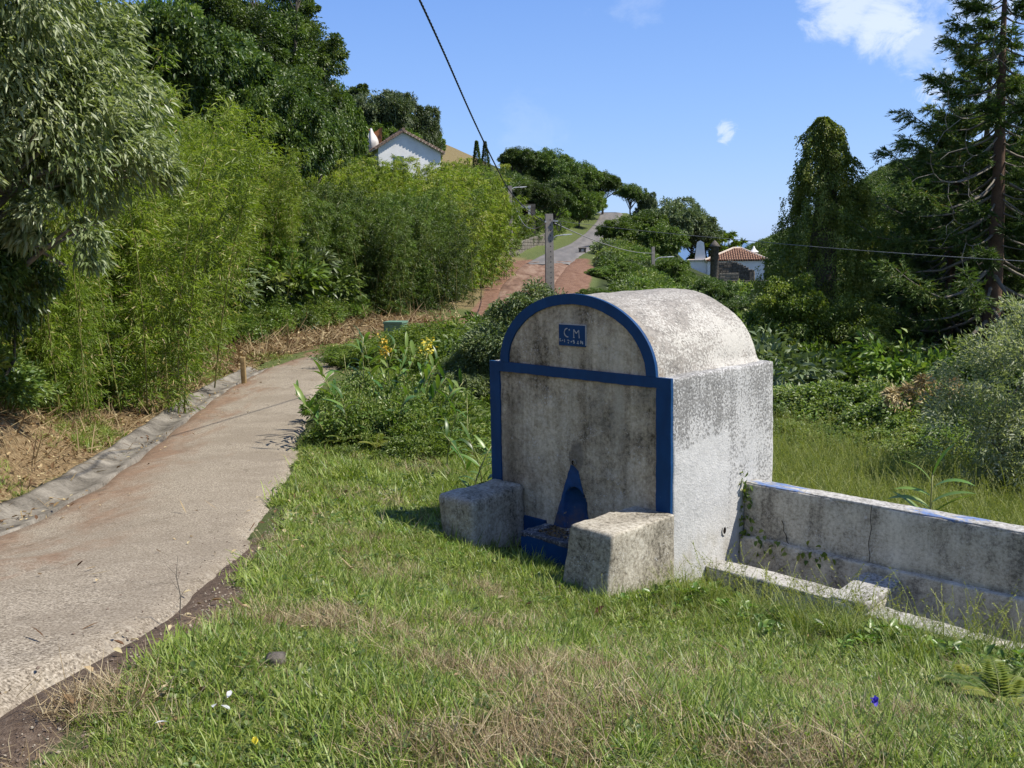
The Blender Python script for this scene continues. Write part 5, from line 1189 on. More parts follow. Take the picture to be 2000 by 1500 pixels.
def cable(name, pts, r, label, mat='cable', sag=0.0, n=40, twist=True):
    P = []
    for i, (a, b) in enumerate(zip(pts[:-1], pts[1:])):
        a, b = np.array(a), np.array(b)
        for t in np.linspace(0, 1, n, endpoint=(i == len(pts)-2)):
            P.append(a+(b-a)*t-np.array([0, 0, sag*4*t*(1-t)]))
    P = np.array(P); mb = MB()
    if twist:
        T = unit(np.gradient(P, axis=0)); A = unit(np.cross(T, [0, 0, 1.])); B2 = np.cross(A, T); L = np.concatenate([[0], np.cumsum(np.linalg.norm(np.diff(P, axis=0), axis=1))])
        for ph in (0, 2*np.pi/3, 4*np.pi/3):
            an = L/ (r*26)*2*np.pi+ph
            mb.tube(P+A*(np.cos(an)*r*.6)[:, None]+B2*(np.sin(an)*r*.6)[:, None], r*.62, 5, False)
    else: mb.tube(P, r, 5, False)
    o = mb.build(name, M[mat], None, True); tag(o, label, 'cable'); return o
P1t = (p1.location.x, DP-.15, p1.location.z+h1-.32)
def pt(px, py, d): return (at(px, d), d, tz(py, d, px))
cable('overhead_cable', [pt(700, -260, 6.3), pt(829, 0, 9.0)], .022, 'thick twisted black cable crossing the sky down to the concrete pole', n=30) if False else None
# main bundle from above the camera's left to the pole: a hanging curve through the sky
ctrl = [(-3.0, -6, 10.6), (-2.1, 3, 8.15), pt(772, -110, 9.8), pt(829, 0, 12.6), pt(880, 112, 14.8), pt(935, 240, 18.2), pt(975, 325, 21.6), pt(1003, 376, 25.0), pt(1035, 411, 31.0), (P1t[0]-.2, P1t[1], P1t[2])]
C_ = np.array(ctrl); tt = np.arange(len(C_)); qq = np.linspace(0, len(C_)-1, 420)
def cr(P, q):
    i = np.clip(q.astype(int), 0, len(P)-2); f = (q-i)[:, None]; p0 = P[np.clip(i-1, 0, None)]; p1_ = P[i]; p2_ = P[i+1]; p3_ = P[np.clip(i+2, None, len(P)-1)]
    return .5*(2*p1_+(p2_-p0)*f+(2*p0-5*p1_+4*p2_-p3_)*f**2+(3*p1_-p0-3*p2_+p3_)*f**3)
PC = cr(C_, qq); cable('overhead_cable', [tuple(p) for p in PC[::3]], .0135, 'thick twisted black cable crossing the sky down to the concrete pole', n=6)
PB = (P1t[0]+.15, P1t[1], P1t[2]+.06)
cable('overhead_cable', [PB, pt(1440, 468, 28.5), pt(2060, 513, 17.5)], .0085, 'thin twisted cable running right from the concrete pole past the villa', 'cable_pale', .04, n=150)
cable('overhead_cable', [(P1t[0]-.15, P1t[1], P1t[2]-.02), pt(1010, 395, 80)], .022, 'slack cable looping from the concrete pole to the slim lamp pole', 'cable_pale', 1.0, n=60, twist=False)
cable('overhead_cable', [(P1t[0]+.2, P1t[1], P1t[2]-.05), pt(1278, 494, 84)], .022, 'thin cable from the concrete pole towards the far lamp pole', 'cable_pale', .35, n=60, twist=False)
# --- small roadside things
x = at(1141, 96); z0 = tz(500, 96, 1141); e = empty('stone_post', (x, 96, z0)); tag(e, 'dark square stone post with a white mark at the right road edge', 'post')
mb = MB(); mb.box(-.33, .33, -.33, .33, -.6, .72); mb.box(-.37, .37, -.37, .37, .722, .84); mb.build('shaft', M['stone'], e); mb = MB(); mb.box(-.14, .10, -.345, -.331, .45, .70); mb.build('mark', M['plaster_old'], e)
d = 33; x = at(770, d); e = empty('utility_box', (x, d, tz(655, d, 770)), R(-14)); tag(e, 'green utility box with its dark side showing among the bushes by the bend', 'box')
mb = MB(); mb.box(-.22, .40, -.28, .28, -.5, .44); mb.build('case', M['box_green'], e); mb = MB(); mb.box(-.25, .43, -.31, .31, .442, .50); mb.build('lid', M['box_green'], e); mb = MB(); mb.box(-.245, -.222, -.26, .26, -.4, .43); mb.build('door', M['box_dark'], e); mb = MB(); mb.box(-.258, -.246, .1, .16, .0, .12); mb.build('handle', M['steel'], e)
d = 22.6; x = at(472, d); rough_box('wooden_post', -.055, .055, -.05, .05, -.3, .62, M['wood'], None, .08, .006, .012, None, 95).location = (x, d, gz(x, d)); tag(bpy.data.objects['wooden_post'], 'short pale wooden post on the litter verge under the bamboo', 'post')
# ------------------------------------------------------------------ small plants: ginger, fern, brambles, shrubs
def strap_leaf(name, L, W_, curl, rg, n=7, fold=.22):
    """one large leaf along +Y from its base, folded along the midrib, drooping"""
    V = []; y = z = 0.0; an = .35
    for i in range(n+1):
        t = i/n; w = W_*.5*max(.03, math.sin(math.pi*min(1, t*.96+.03))**.75); V += [(-w, y, z+w*fold), (0, y, z), (w, y, z+w*fold)]
        y += math.cos(an)*L/n; z += math.sin(an)*L/n; an -= curl/n
    F = []
    for i in range(n): F += [(3*i, 3*i+1, 3*i+4, 3*i+3), (3*i+1, 3*i+2, 3*i+5, 3*i+4)]
    return mesh_np(name, V, F, True, {'tint': np.full(len(V), .5)})
rgl = np.random.default_rng(200)
GLEAF = [strap_leaf('leaf', .40, .07, c, rgl) for c in (.9, 1.4, .5)]
def tint_copy(me, t):
    m2 = me.copy(); m2.attributes['tint'].data.foreach_set('value', np.full(len(m2.vertices), t, np.float32)); return m2
GL = [tint_copy(me, t) for me in GLEAF for t in (.15, .4, .6, .8)]
for me in GL: me.materials.append(M['ginger'])
def ginger(x, y, h, nl, lean, az, label, group=None, sc=1.0, z=None, flower=False, seed=0):
    rg = np.random.default_rng(seed); e = empty('ginger_plant', (x, y, gz(x, y)-.03 if z is None else z)); tag(e, label, 'plant', group)
    dx, dy = math.cos(az)*lean, math.sin(az)*lean
    p = [(dx*t*t*h, dy*t*t*h, h*t) for t in np.linspace(0, 1, 7)]
    mb = MB(); mb.tube(p, np.linspace(.013, .006, 7)*sc, 6); mb.build('stalk', M['ginger_stalk'], e, True)
    pl_ = az+math.pi/2+rg.uniform(-.4, .4)
    for k in range(nl):
        t = .22+.78*(k+.5)/nl; c = Vector((dx*t*t*h, dy*t*t*h, h*t)); a = pl_+(k % 2)*math.pi+rg.uniform(-.35, .35)
        o = link('leaf', GL[rg.integers(len(GL))], None, e); o.location = c
        o.rotation_euler = Euler((rg.uniform(.0, .75) if k < nl-1 else 1.0, rg.uniform(-.3, .3), a-math.pi/2)); s = sc*rg.uniform(.75, 1.1)*(1-.25*abs(t-.55)); o.scale = (s, s, s)
    if flower:
        P = np.array([[dx*h, dy*h, h]])+np.random.default_rng(seed+5).normal(size=(70, 3))*np.array([.06, .06, .10])*sc+np.array([0, 0, .06])
        link('flower', leaf_mesh('flower', P, sphere(70, rg)+np.array([0, 0, .4]), .065*sc, .035*sc, rg.uniform(0, 1, 70), rg), M['flower'], e)['kind'] = 'stuff'
    return e
M['ginger_stalk'] = simple('ginger_stalk', (.22, .23, .08), .5, .4, .25, 6)
def fern_mesh(name, nf, L, seed, up=.9):
    rg = np.random.default_rng(seed); P, D, Ln, T = [], [], [], []; tb = []
    for k in range(nf):
        a = k*2.4+rg.uniform(-.4, .4); l = L*rg.uniform(.7, 1.1); el = rg.uniform(.45, up); n = 22; t = np.linspace(.12, 1, n)
        ang = el+.25-1.35*t**1.3; step = l/n; r = np.cumsum(np.cos(ang)*step); z = np.cumsum(np.sin(ang)*step); ca, sa = math.cos(a), math.sin(a)
        pts = np.stack([ca*r, sa*r, z], 1); tb.append((np.vstack([[0, 0, 0], pts]), np.linspace(.004, .0015, n+1)))
        tan = unit(np.gradient(pts, axis=0)); side = np.array([-sa, ca, 0]); tone = rg.uniform(0, 1)
        for s in (-1, 1):
            P.append(pts); D.append(side*s+tan*.45); Ln.append(l*.26*np.sin(np.pi*(t*.82+.16))**.8); T.append(np.clip(tone*.6+.3*rg.uniform(0, 1, n), 0, 1))
    P, D, Ln, T = map(np.concatenate, (P, D, Ln, T))
    return leaf_mesh(name, P, D, Ln, Ln*.28+.004, T, rg, flat=.85, curl=.12, fold=.1), tubes_mesh('midribs', tb, 4)
FR = [fern_mesh('fronds', 9, .62, s) for s in (301, 302)]
def fern(x, y, sc, label, k=0, rz=0, group=None):
    e = empty('fern', (x, y, gz(x, y)+.02), rz, sc); tag(e, label, 'fern', group); me, mr = FR[k % 2]; link('fronds', me, M['fern'], e); link('midribs', mr, M['ginger_stalk'], e); return e

# mixed undergrowth mound by the lane with ginger standing out of it
mound = make_tree('bramble_thicket', 210, [((0, 0, .55), (1.25, 1.3, .6)), ((-.75, -.3, .5), (.7, .9, .55)), ((.7, .3, .45), (.9, .9, .5)), ((.2, -1.1, .35), (1.0, .8, .42)), ((-.2, .9, .6), (.9, .8, .6)), ((.95, -.9, .25), (.8, .7, .32)), ((-.55, -1.2, .3), (.6, .6, .38))], 20000, .07, .032, M['bramble'], M['twig'], .03, inner=.15, out=.6, label='tangled bramble thicket with ginger stems beside the lane, left of the fountain', cat='bush', clumps=14, clump=.55, low=-.3, droop=.15, flat=.4)
put(mound, -2.02, 14.6, gz(-2.0, 14.6)-.12, (.62, .85, .78), .15)
GI = [(-2.75, 14.6, 1.25, .25, 2.6), (-2.62, 15.1, 1.45, .15, 2.0), (-2.45, 15.3, 1.7, .08, .8), (-2.3, 15.0, 1.75, .10, 1.6), (-2.15, 15.5, 1.7, .15, 4.0), (-2.0, 15.0, 1.65, .2, .3), (-2.55, 14.3, 1.2, .3, 3.4), (-1.8, 15.4, 1.55, .2, .2), (-1.65, 15.0, 1.45, .25, .1),
      (-1.35, 15.0, 1.25, .35, .2), (-1.1, 14.8, 1.1, .4, -.2), (-.9, 14.4, 1.0, .45, -.3), (-2.85, 13.9, .9, .5, 3.3), (-2.7, 13.5, .8, .5, 3.9), (-1.25, 15.6, 1.3, .3, .5), (-.75, 15.0, 1.0, .4, .2), (-2.3, 13.5, .9, .35, 4.6), (-1.5, 13.7, .95, .4, 5.4)]
for i, (x, y, h, ln, az) in enumerate(GI):
    x = -2.05+(x+2.0)*.78-.02; h *= .86; ginger(x, y, h, 13 if h > 1.0 else 10, ln, az, 'ginger stem with broad green leaves standing in the bramble thicket by the lane', 'ginger stems in the roadside thicket', 1.0, None, False, 400+i)
ginger(-1.5, 15.3, 1.25, 11, .15, .4, 'ginger stem in yellow flower at the right of the roadside thicket', None, 1.0, None, True, 431)
ginger(-1.85, 14.9, 1.3, 10, .1, 2.4, 'ginger stem with a pale yellow flower spike in the middle of the thicket', None, .9, None, True, 436)
for i, (x, y) in enumerate([(-.55, 11.5), (-.35, 10.8), (-.85, 12.2), (-.25, 10.1), (-.45, 9.9), (-.62, 13.2)]):
    ginger(x, y, .62+.1*(i % 3), 8, .45, 3.4+i*.9, 'low ginger stem in the grass just left of the fountain wall', 'low ginger by the fountain wall', .8, None, False, 440+i)
for i, (x, y, s) in enumerate([(-1.5, 13.2, .7), (-1.85, 13.0, .6), (-1.2, 13.6, .7), (-2.35, 13.3, .6)]):
    f = fern(x, y, s, 'fern with arching fronds at the foot of the roadside thicket', i, i*1.3, 'ferns under the roadside thicket'); f.location.z += .05
for i, (x, y, s_, hs, lab) in enumerate([(-6.35, 10.9, 1.0, 1.0, 'dark leafy bush under the silvery tree at the left edge'), (-6.9, 12.4, .9, 1.1, 'dark bush between the silvery tree and the first bamboo')]):
    put(dark[i], x, y, gz(x, y)-1.0, (s_*.42, s_*.42, hs*.6), i*2.0, lab)
# tall seedling behind the trough wall
x, y = fountain_world(1.34, 1.55); ginger(x+.2, y+.3, 1.0, 14, .05, 1.0, 'single tall ginger plant with long leaves standing behind the trough wall', None, 1.0, None, False, 470)
for i, (lx, ly, h) in enumerate([(.62, 1.75, .52), (.95, 1.6, .5), (1.75, 1.5, .34), (2.0, 1.45, .30), (1.1, 1.9, .46), (.25, 1.8, .42)]):
    x, y = fountain_world(lx, ly); ginger(x, y, h, 5, .3, i*1.7, 'short ginger shoot in the grass behind the trough wall', 'ginger shoots behind the trough', .7, None, False, 480+i)
# hedge-like growth behind the thicket
fine = [make_tree('feathery_bush', 220+i, [((0, 0, .6), (1.3, 1.0, .65)), ((.9, .2, .5), (.9, .8, .55)), ((-.9, -.1, .5), (.9, .8, .5)), ((.2, -.6, .35), (1.0, .7, .4))], 17000, .085, .03, M['fern_bright'], M['twig'], .03, label='x', cat='bush', clumps=20, clump=.36, low=-.3, droop=.2) for i in range(2)] if False else None
M['feathery'] = leaf_mat('feathery', [(.05, .095, .015), (.095, .155, .024), (.15, .21, .035), (.2, .24, .06)], .5, .35, .38, .3)
fine = [make_tree('feathery_bush', 220+i, [((0, 0, .6), (1.3, 1.0, .65)), ((.9, .2, .5), (.9, .8, .55)), ((-.9, -.1, .5), (.9, .8, .5)), ((.2, -.6, .35), (1.0, .7, .4))], 16000, .09, .032, M['feathery'], M['twig'], .03, label='x', cat='bush', clumps=20, clump=.36, low=-.3, droop=.2) for i in range(2)]
shrub = [make_tree('leafy_shrub', 230+i, [((0, 0, 1.1), (.9, .9, .75)), ((.5, .2, .7), (.8, .8, .6)), ((-.6, -.2, .7), (.8, .7, .6)), ((.1, -.5, .45), (.8, .6, .45)), ((0, .1, 1.6), (.55, .55, .5))], 15000, .10, .034, M['shrub_pale'] if 'shrub_pale' in M else M['olive'], M['twig'], .04, label='x', cat='shrub', clumps=18, clump=.34, low=-.5, droop=.1) for i in range(2)]
for i, (px, d, ty, s, lab) in enumerate([(800, 26, 652, 1.25, 'bright feathery bush behind the thicket in front of the utility box'), (850, 27, 634, 1.3, 'bright feathery bush below the dirt road, middle of the row'), (905, 26, 640, 1.2, 'bright feathery bush left of the shrub beside the arch'), (735, 27, 668, 1.1, 'feathery bush behind the thicket at the lane bend'), (868, 23, 672, .8, 'low feathery bush in the grass between thicket and fountain')]):
    x = at(px, d); z0 = gz(x, d); hh = max(.6, tz(ty, d, px)-z0); put(fine[i % 2], x, d, z0-.05, (s, s, hh/1.2), i*1.9, lab)
for i, (px, d, ty, s, lab) in enumerate([(1015, 19, 572, 1.0, 'grey-green shrub peeping over the left shoulder of the arch'), (1060, 20.5, 560, 1.0, 'grey-green shrub behind the top of the blue arch'), (985, 20, 605, .9, 'grey-green shrub left of the arch, beside the red dirt'), (935, 18.5, 672, .6, 'leafy shrub in the grass close to the left edge of the fountain'), (950, 19.5, 640, .7, 'dark leafy shrub between thicket and arch'), (895, 20, 688, .5, 'low leafy shrub between ginger thicket and fountain')]):
    x = at(px, d); z0 = gz(x, d); hh = max(.6, tz(ty, d, px)-z0); put(shrub[i % 2], x, d, z0-.05, (s, s, hh/2.05), i*2.3, lab)
# brambles in front of the conifers
br = [make_tree('bramble_bush', 240+i, [((0, 0, .5), (1.2, .9, .5)), ((.8, .2, .4), (.9, .8, .42)), ((-.8, -.1, .42), (.9, .8, .45)), ((.1, -.6, .25), (1.1, .6, .32)), ((.3, .3, .75), (.6, .6, .3))], 26000, .068, .044, M['bramble'], M['twig'], .025, label='x', cat='bush', clumps=24, clump=.34, low=-.3, droop=.15, flat=.7) for i in range(2)]
for i, (px, d, ty, s, lab) in enumerate([(1535, 17, 772, 1.0, 'bramble bush beside the right wall of the fountain'), (1600, 17.5, 758, 1.05, 'bramble bush in front of the ivy column'), (1665, 17, 752, 1.0, 'bramble bush right of the ivy column foot'), (1730, 16.6, 765, 1.0, 'bramble bush in the middle of the bramble bank'), (1790, 16.4, 748, 1.05, 'reddish bramble bush in front of the conifers'), (1845, 15.6, 765, 1.0, 'bramble bush left of the silvery shrub'), (1560, 15.2, 835, .75, 'low bramble at the left front of the bramble bank'), (1700, 15, 838, .7, 'low bramble at the front of the bramble bank, in its middle'), (1810, 14.4, 830, .8, 'low bramble under the silvery shrub')]):
    x = at(px, d); z0 = gz(x, d); hh = max(.4, tz(ty, d, px)-z0); put(br[i % 2], x, d, z0-.05, (s, s, hh/1.02), i*1.3, lab)
x = at(1812, 15.6); bf = make_tree('dead_bracken', 250, [((0, 0, .35), (.6, .4, .3))], 1500, .14, .03, M['litter'], M['twig'], .02, label='patch of rusty dead bracken on top of the bramble bank', cat='plant', clumps=10); bf.location = (x, 15.4, tz(772, 15.4, 1812)-.45)
# silvery shrub at the right edge
lobes = [((0, 0, 1.5), (.85, .8, .7)), ((.6, .3, 1.9), (.8, .8, .6)), ((-.5, -.2, 1.0), (.7, .7, .6)), ((.3, -.4, .8), (.9, .7, .6)), ((1.1, 0, 1.2), (.8, .8, .8)), ((.3, .1, 2.15), (.5, .5, .4)), ((-.15, -.5, .45), (.7, .5, .4)), ((1.0, -.2, 2.0), (.55, .6, .5))]
M['silver_shrub'] = leaf_mat('silver_shrub', [(.15, .19, .09), (.25, .295, .16), (.37, .40, .26), (.48, .50, .37)], .5, .4, .38, .1)
ss = make_tree('silver_shrub', 260, lobes, 21000, .075, .022, M['silver_shrub'], M['twig'], .05, label='silvery grey-green shrub at the right edge in front of the conifers', cat='shrub', clumps=20, clump=.30, low=-.6, droop=-.1, curl=.1)
put(ss, at(1985, 12.2), 12.2, gz(at(1985, 12.2), 12.2)-.1, (.95, 1.0, 1.02))

# ------------------------------------------------------------------ grass, weeds, litter: instanced tufts on points
LIB = {}
def blades(n, L, W_, splay, curl, rg, segs=3, rad=.02, tone=None):
    """n curved blades from a common base -> V, F, tint"""
    V, F, T = [], [], []
    for i in range(n):
        a = rg.uniform(0, 6.283); l = L*rg.uniform(.55, 1.15); w = W_*rg.uniform(.7, 1.2); el = math.pi/2-splay*rg.uniform(.25, 1.1); cv = curl*rg.uniform(.4, 1.3)
        b = np.array([rg.normal()*rad, rg.normal()*rad, -.01]); da = rg.uniform(-.5, .5); t_ = rg.uniform(0, 1) if tone is None else tone
        s0 = len(V); p = b.copy(); k = segs
        for j in range(k+1):
            t = j/k; ww = w*.5*(1-t**1.8)*(0.75+.5*t) if j < k else 0; aa = a+da*t; sx = np.array([-math.sin(aa), math.cos(aa), 0])
            if j < k: V += [tuple(p-sx*ww), tuple(p+sx*ww)]; T += [t_, t_]
            else: V += [tuple(p)]; T += [t_]
            e_ = el-cv*t; p = p+np.array([math.cos(e_)*math.cos(aa), math.cos(e_)*math.sin(aa), math.sin(e_)])*l/k
        for j in range(k-1): F += [(s0+2*j, s0+2*j+1, s0+2*j+3), (s0+2*j, s0+2*j+3, s0+2*j+2)]
        F += [(s0+2*k-2, s0+2*k-1, s0+2*k)]
    return V, F, T
def lib(cname, mats_meshes):
    c = bpy.data.collections.new(cname)
    for i, me in enumerate(mats_meshes):
        o = bpy.data.objects.new('%s_%02d' % (cname, i), me); c.objects.link(o)
    return c
def tuft(name, parts, mat):
    V, F, T = [], [], []
    for v, f, t in parts: n0 = len(V); V += v; F += [tuple(i+n0 for i in q) for q in f]; T += t
    me = mesh_np(name, V, F, False, {'tint': T}); me.materials.append(M[mat]); return me
rg = np.random.default_rng(500)
def oval_leaves(n, L, W_, rg, h=.03):
    P = np.stack([rg.normal(size=n)*.03, rg.normal(size=n)*.03, rg.uniform(.0, h, n)], 1); a = rg.uniform(0, 6.28, n); D = np.stack([np.cos(a), np.sin(a), rg.uniform(.15, .8, n)], 1)
    V, F, k = leaf_arrays(P, D, L*rg.uniform(.6, 1.1, n), W_*rg.uniform(.7, 1.1, n), rg, six=True, flat=.8); return [tuple(v) for v in V], [tuple(f) for f in F], list(np.repeat(rg.uniform(0, 1, n), k))
def seed_stems(n, h, rg):
    V, F, T = [], [], []
    for i in range(n):
        a = rg.uniform(0, 6.28); l = h*rg.uniform(.7, 1.1); w = .0014; pts = [np.array([math.cos(a)*.35*l*t**2, math.sin(a)*.35*l*t**2, l*t*(1-.12*t*t)]) for t in np.linspace(0, 1, 6)]; s0 = len(V)
        sx = np.array([-math.sin(a), math.cos(a), 0])*w
        for p in pts: V += [tuple(p-sx), tuple(p+sx)]; T += [.8, .8]
        for j in range(5): F += [(s0+2*j, s0+2*j+1, s0+2*j+3), (s0+2*j, s0+2*j+3, s0+2*j+2)]
        m_ = 14; tt = rg.uniform(.72, 1, m_); P = np.stack([np.interp(tt, np.linspace(0, 1, 6), [p[k] for p in pts]) for k in range(3)], 1); D = sphere(m_, rg)*.5+np.array([math.cos(a), math.sin(a), .6])
        v, f, k = leaf_arrays(P, D, .022, .006, rg); n0 = len(V); V += [tuple(q) for q in v]; F += [tuple(int(x)+n0 for x in q) for q in f]; T += [.95]*len(v)
    return V, F, T
tufts = [tuft('tuft', [blades(22, .055, .0065, 1.35, .7, rg)], 'grass'), tuft('tuft', [blades(26, .042, .0055, 1.35, .6, rg, rad=.04)], 'grass'), tuft('tuft', [blades(18, .085, .007, 1.25, .9, rg)], 'grass'),   # 0-2 lawn
         tuft('tuft', [blades(20, .17, .007, .85, 1.1, rg, 4)], 'grass'), tuft('tuft', [blades(26, .42, .0075, .6, 1.2, rg, 5, .04)], 'tallgrass'), tuft('tuft', [blades(24, .55, .0065, .55, 1.4, rg, 5, .06), seed_stems(3, .7, rg)], 'tallgrass'),  # 3-5
         tuft('tuft', [blades(30, .10, .0032, 1.5, .35, rg, 2, .06)], 'straw'), tuft('tuft', [blades(24, .16, .0035, 1.45, .5, rg, 3, .07)], 'straw'),   # 6-7
         tuft('tuft', [oval_leaves(9, .038, .026, rg)], 'bramble'), tuft('tuft', [oval_leaves(16, .09, .045, rg, .12)], 'ginger'),    # 8-9
         tuft('tuft', [seed_stems(3, .5, rg), blades(10, .3, .007, .8, 1.0, rg, 4)], 'tallgrass'), tuft('tuft', [blades(14, .11, .009, 1.2, 1.0, rg, 4, .03)], 'grass')]   # 10-11
CT = lib('tuft', tufts)
def one_leaf(L, W_, curl, rg):
    V, F, k = leaf_arrays(np.zeros((1, 3)), np.array([[1., 0, .15]]), L, W_, rg, six=True, flat=1.0, fold=rg.uniform(-.3, .35), curl=curl); return [tuple(v) for v in V], [tuple(f) for f in F], [rg.uniform(0, 1)]*len(V)
CL = lib('litterleaf', [tuft('fallen_leaf', [one_leaf(.05, .026, .2, rg)], 'litter'), tuft('fallen_leaf', [one_leaf(.065, .034, -.2, rg)], 'litter'), tuft('fallen_leaf', [one_leaf(.14, .012, .1, rg)], 'litter'), tuft('fallen_leaf', [one_leaf(.18, .014, .0, rg)], 'straw'), tuft('fallen_leaf', [one_leaf(.4, .012, .02, rg)], 'straw'), tuft('fallen_leaf', [one_leaf(.04, .028, .1, rg)], 'straw')])
def bush_mesh(seed, n, L, W_, mat):
    rg = np.random.default_rng(seed); p, o, t = lobed_cloud([((0, 0, .32), (.6, .6, .4)), ((.3, .1, .25), (.45, .45, .3)), ((-.3, -.1, .22), (.45, .45, .3))], n, rg, .35, 12, .1, -.2)
    V, F, k = leaf_arrays(p, o+rg.normal(size=o.shape)*.5, L, W_, rg); me = mesh_np('bush', V, F, False, {'tint': np.repeat(np.clip(.55*t+.45*rg.uniform(0, 1, len(t)), 0, 1), k)}); me.materials.append(M[mat]); return me
CB = lib('bushlet', [bush_mesh(1, 900, .12, .055, 'midleaf'), bush_mesh(2, 900, .12, .05, 'darkleaf'), bush_mesh(3, 900, .13, .05, 'bramble'), bush_mesh(4, 1000, .14, .03, 'feathery'), bush_mesh(5, 900, .13, .05, 'olive'), bush_mesh(6, 700, .13, .06, 'conifer')])
def scatter(name, coll, X, Y, Z, scl, pick, rg, tilt=.15, kind='stuff', normal=None):
    n = len(X); me = bpy.data.meshes.new(name); me.vertices.add(n); me.vertices.foreach_set('co', np.stack([X, Y, Z], 1).astype(np.float32).ravel())
    a = me.attributes.new('scl', 'FLOAT', 'POINT'); a.data.foreach_set('value', np.asarray(scl, np.float32))
    a = me.attributes.new('pick', 'INT', 'POINT'); a.data.foreach_set('value', np.asarray(pick, np.int32))
    rot = np.stack([rg.normal(size=n)*tilt, rg.normal(size=n)*tilt, rg.uniform(0, 6.283, n)], 1)
    a = me.attributes.new('rot', 'FLOAT_VECTOR', 'POINT'); a.data.foreach_set('vector', rot.astype(np.float32).ravel())
    o = bpy.data.objects.new(name, me); COL.objects.link(o); o['kind'] = kind
    t = bpy.data.node_groups.new(name, 'GeometryNodeTree'); t.interface.new_socket('Geometry', in_out='INPUT', socket_type='NodeSocketGeometry'); t.interface.new_socket('Geometry', in_out='OUTPUT', socket_type='NodeSocketGeometry')
    N = t.nodes; L = t.links; gi, go = N.new('NodeGroupInput'), N.new('NodeGroupOutput'); ip = N.new('GeometryNodeInstanceOnPoints'); ci = N.new('GeometryNodeCollectionInfo')
    ci.inputs['Collection'].default_value = coll; ci.inputs['Separate Children'].default_value = True; ci.inputs['Reset Children'].default_value = True
    L.new(gi.outputs[0], ip.inputs['Points']); L.new(ci.outputs[0], ip.inputs['Instance']); ip.inputs['Pick Instance'].default_value = True
    for nm, ty, so in (('pick', 'INT', 'Instance Index'), ('rot', 'FLOAT_VECTOR', 'Rotation'), ('scl', 'FLOAT', 'Scale')):
        na_ = N.new('GeometryNodeInputNamedAttribute'); na_.data_type = ty; na_.inputs['Name'].default_value = nm; L.new(na_.outputs[0], ip.inputs[so])
    L.new(ip.outputs[0], go.inputs[0]); md = o.modifiers.new('scatter', 'NODES'); md.node_group = t; return o
def blocked(x, y, pad=0.0):
    lx, ly = fountain_local(x, y); b = np.zeros(len(x), bool)
    for (a, b_, c, d) in ((-2.06, .0, -.0, 1.53), (-.38, .06, -.80, 0), (-2.03, -1.52, -.76, 0), (-1.37, -.36, -.33, 0), (0, 3.1, .44, .74), (0, 3.1, .98, 1.25), (1.05, 1.36, .7, 1.0)):
        b |= (lx > a-pad) & (lx < b_+pad) & (ly > c-pad) & (ly < d+pad)
    return b
def lawn_points(n, x0, x1, y0, y1, rg):
    x = rg.uniform(x0, x1, n); y = rg.uniform(y0, y1, n); k = (np.abs(x) < .57*y+1.3) & ~blocked(x, y); return x[k], y[k]
def road_side(x, y): return x-xr(y)-hw(y)            # metres right of the lane's right edge
rg = np.random.default_rng(600)
X, Y, S, K = [], [], [], []
# closer lawn: short spreading grass with dry and bare spots
for (n, y0, y1, sc) in ((60000, 2.0, 4.6, .72), (42000, 4.6, 8.0, .85), (20000, 8.0, 15.0, 1.3)):
    x, y = lawn_points(n*2, -5, .57*y1+1.3, y0, y1, rg); u = road_side(x, y); zn = zones(x, y)
    P3 = np.stack([x, y, 0*x], 1); nz = vnoise(P3, 1.6, 51)*.5+vnoise(P3, 5, 52)*.35
    edge = .06+.17*vnoise(P3, 1.3, 53)+.10*vnoise(P3, 4.0, 54)+.16*np.exp(-((y-3.6)/1.3)**2); keep = (u > edge) & (rg.random(len(x)) < np.clip(1.25-zn['dry']*1.05-zn['bare']*.9+.7*nz, .08, 1))
    lx, ly = fountain_local(x, y); keep &= ~((lx > -.1) & (ly > .45) & (lx < 3.2) & (ly < 1.3)); x, y, nz, u, lx, ly = x[keep], y[keep], nz[keep], u[keep], lx[keep], ly[keep]
    near_f = np.exp(-np.clip(np.maximum(np.maximum(-2.1-lx, lx-.1), np.maximum(-.85-ly, ly-1.6)), 0, None)/.22)
    tall_ = sstep(lx, -.2, .5)*(1-sstep(ly, .9, 1.0))*sstep(ly, -.55, .1)+near_f*.7+sstep(y, 9.5, 12)*.25
    pk = rg.choice([0, 0, 0, 1, 1, 1, 2, 2, 11, 11, 0, 1, 2, 8], len(x)); q = rg.random(len(x)); pk = np.where(q < .12*np.clip(tall_, 0, 1.2)+.012, 3, pk); pk = np.where((rg.random(len(x)) < .03*np.clip(tall_, 0, 1)) & (lx > .3), 10, pk)
    pk = np.where((nz < -.35) & (rg.random(len(x)) < .3), rg.choice([6, 7], len(x)), pk); cp = vnoise(np.stack([x, y, 0*x], 1), 3.2, 91); pk = np.where((cp > .38) & (rg.random(len(x)) < .6), rg.choice([11, 2, 11], len(x)), pk); pk = np.where(rg.random(len(x)) < .035, 6, pk)
    X.append(x); Y.append(y); S.append(sc*rg.uniform(.65, 1.35, len(x))*(1+.25*np.clip(nz, -.5, 1))*(1+.3*np.clip(cp, -.6, 1))); K.append(pk)
X, Y, S, K = map(np.concatenate, (X, Y, S, K))
scatter('lawn_grass', CT, X, Y, ground_z(X, Y), S, K, rg, .18)
# dead grass in the dry patches
x, y = lawn_points(60000, -4, 4.5, 2.2, 8, rg); zn = zones(x, y); P3 = np.stack([x, y, 0*x], 1); k = (rg.random(len(x)) < zn['dry']*.75+.03*(vnoise(P3, 1.6, 51) < -.35)) & (road_side(x, y) > .1); x, y = x[k], y[k]
scatter('dry_grass', CT, x, y, ground_z(x, y), rg.uniform(.6, 1.3, len(x)), rg.choice([6, 6, 7], len(x)), rg, .25)
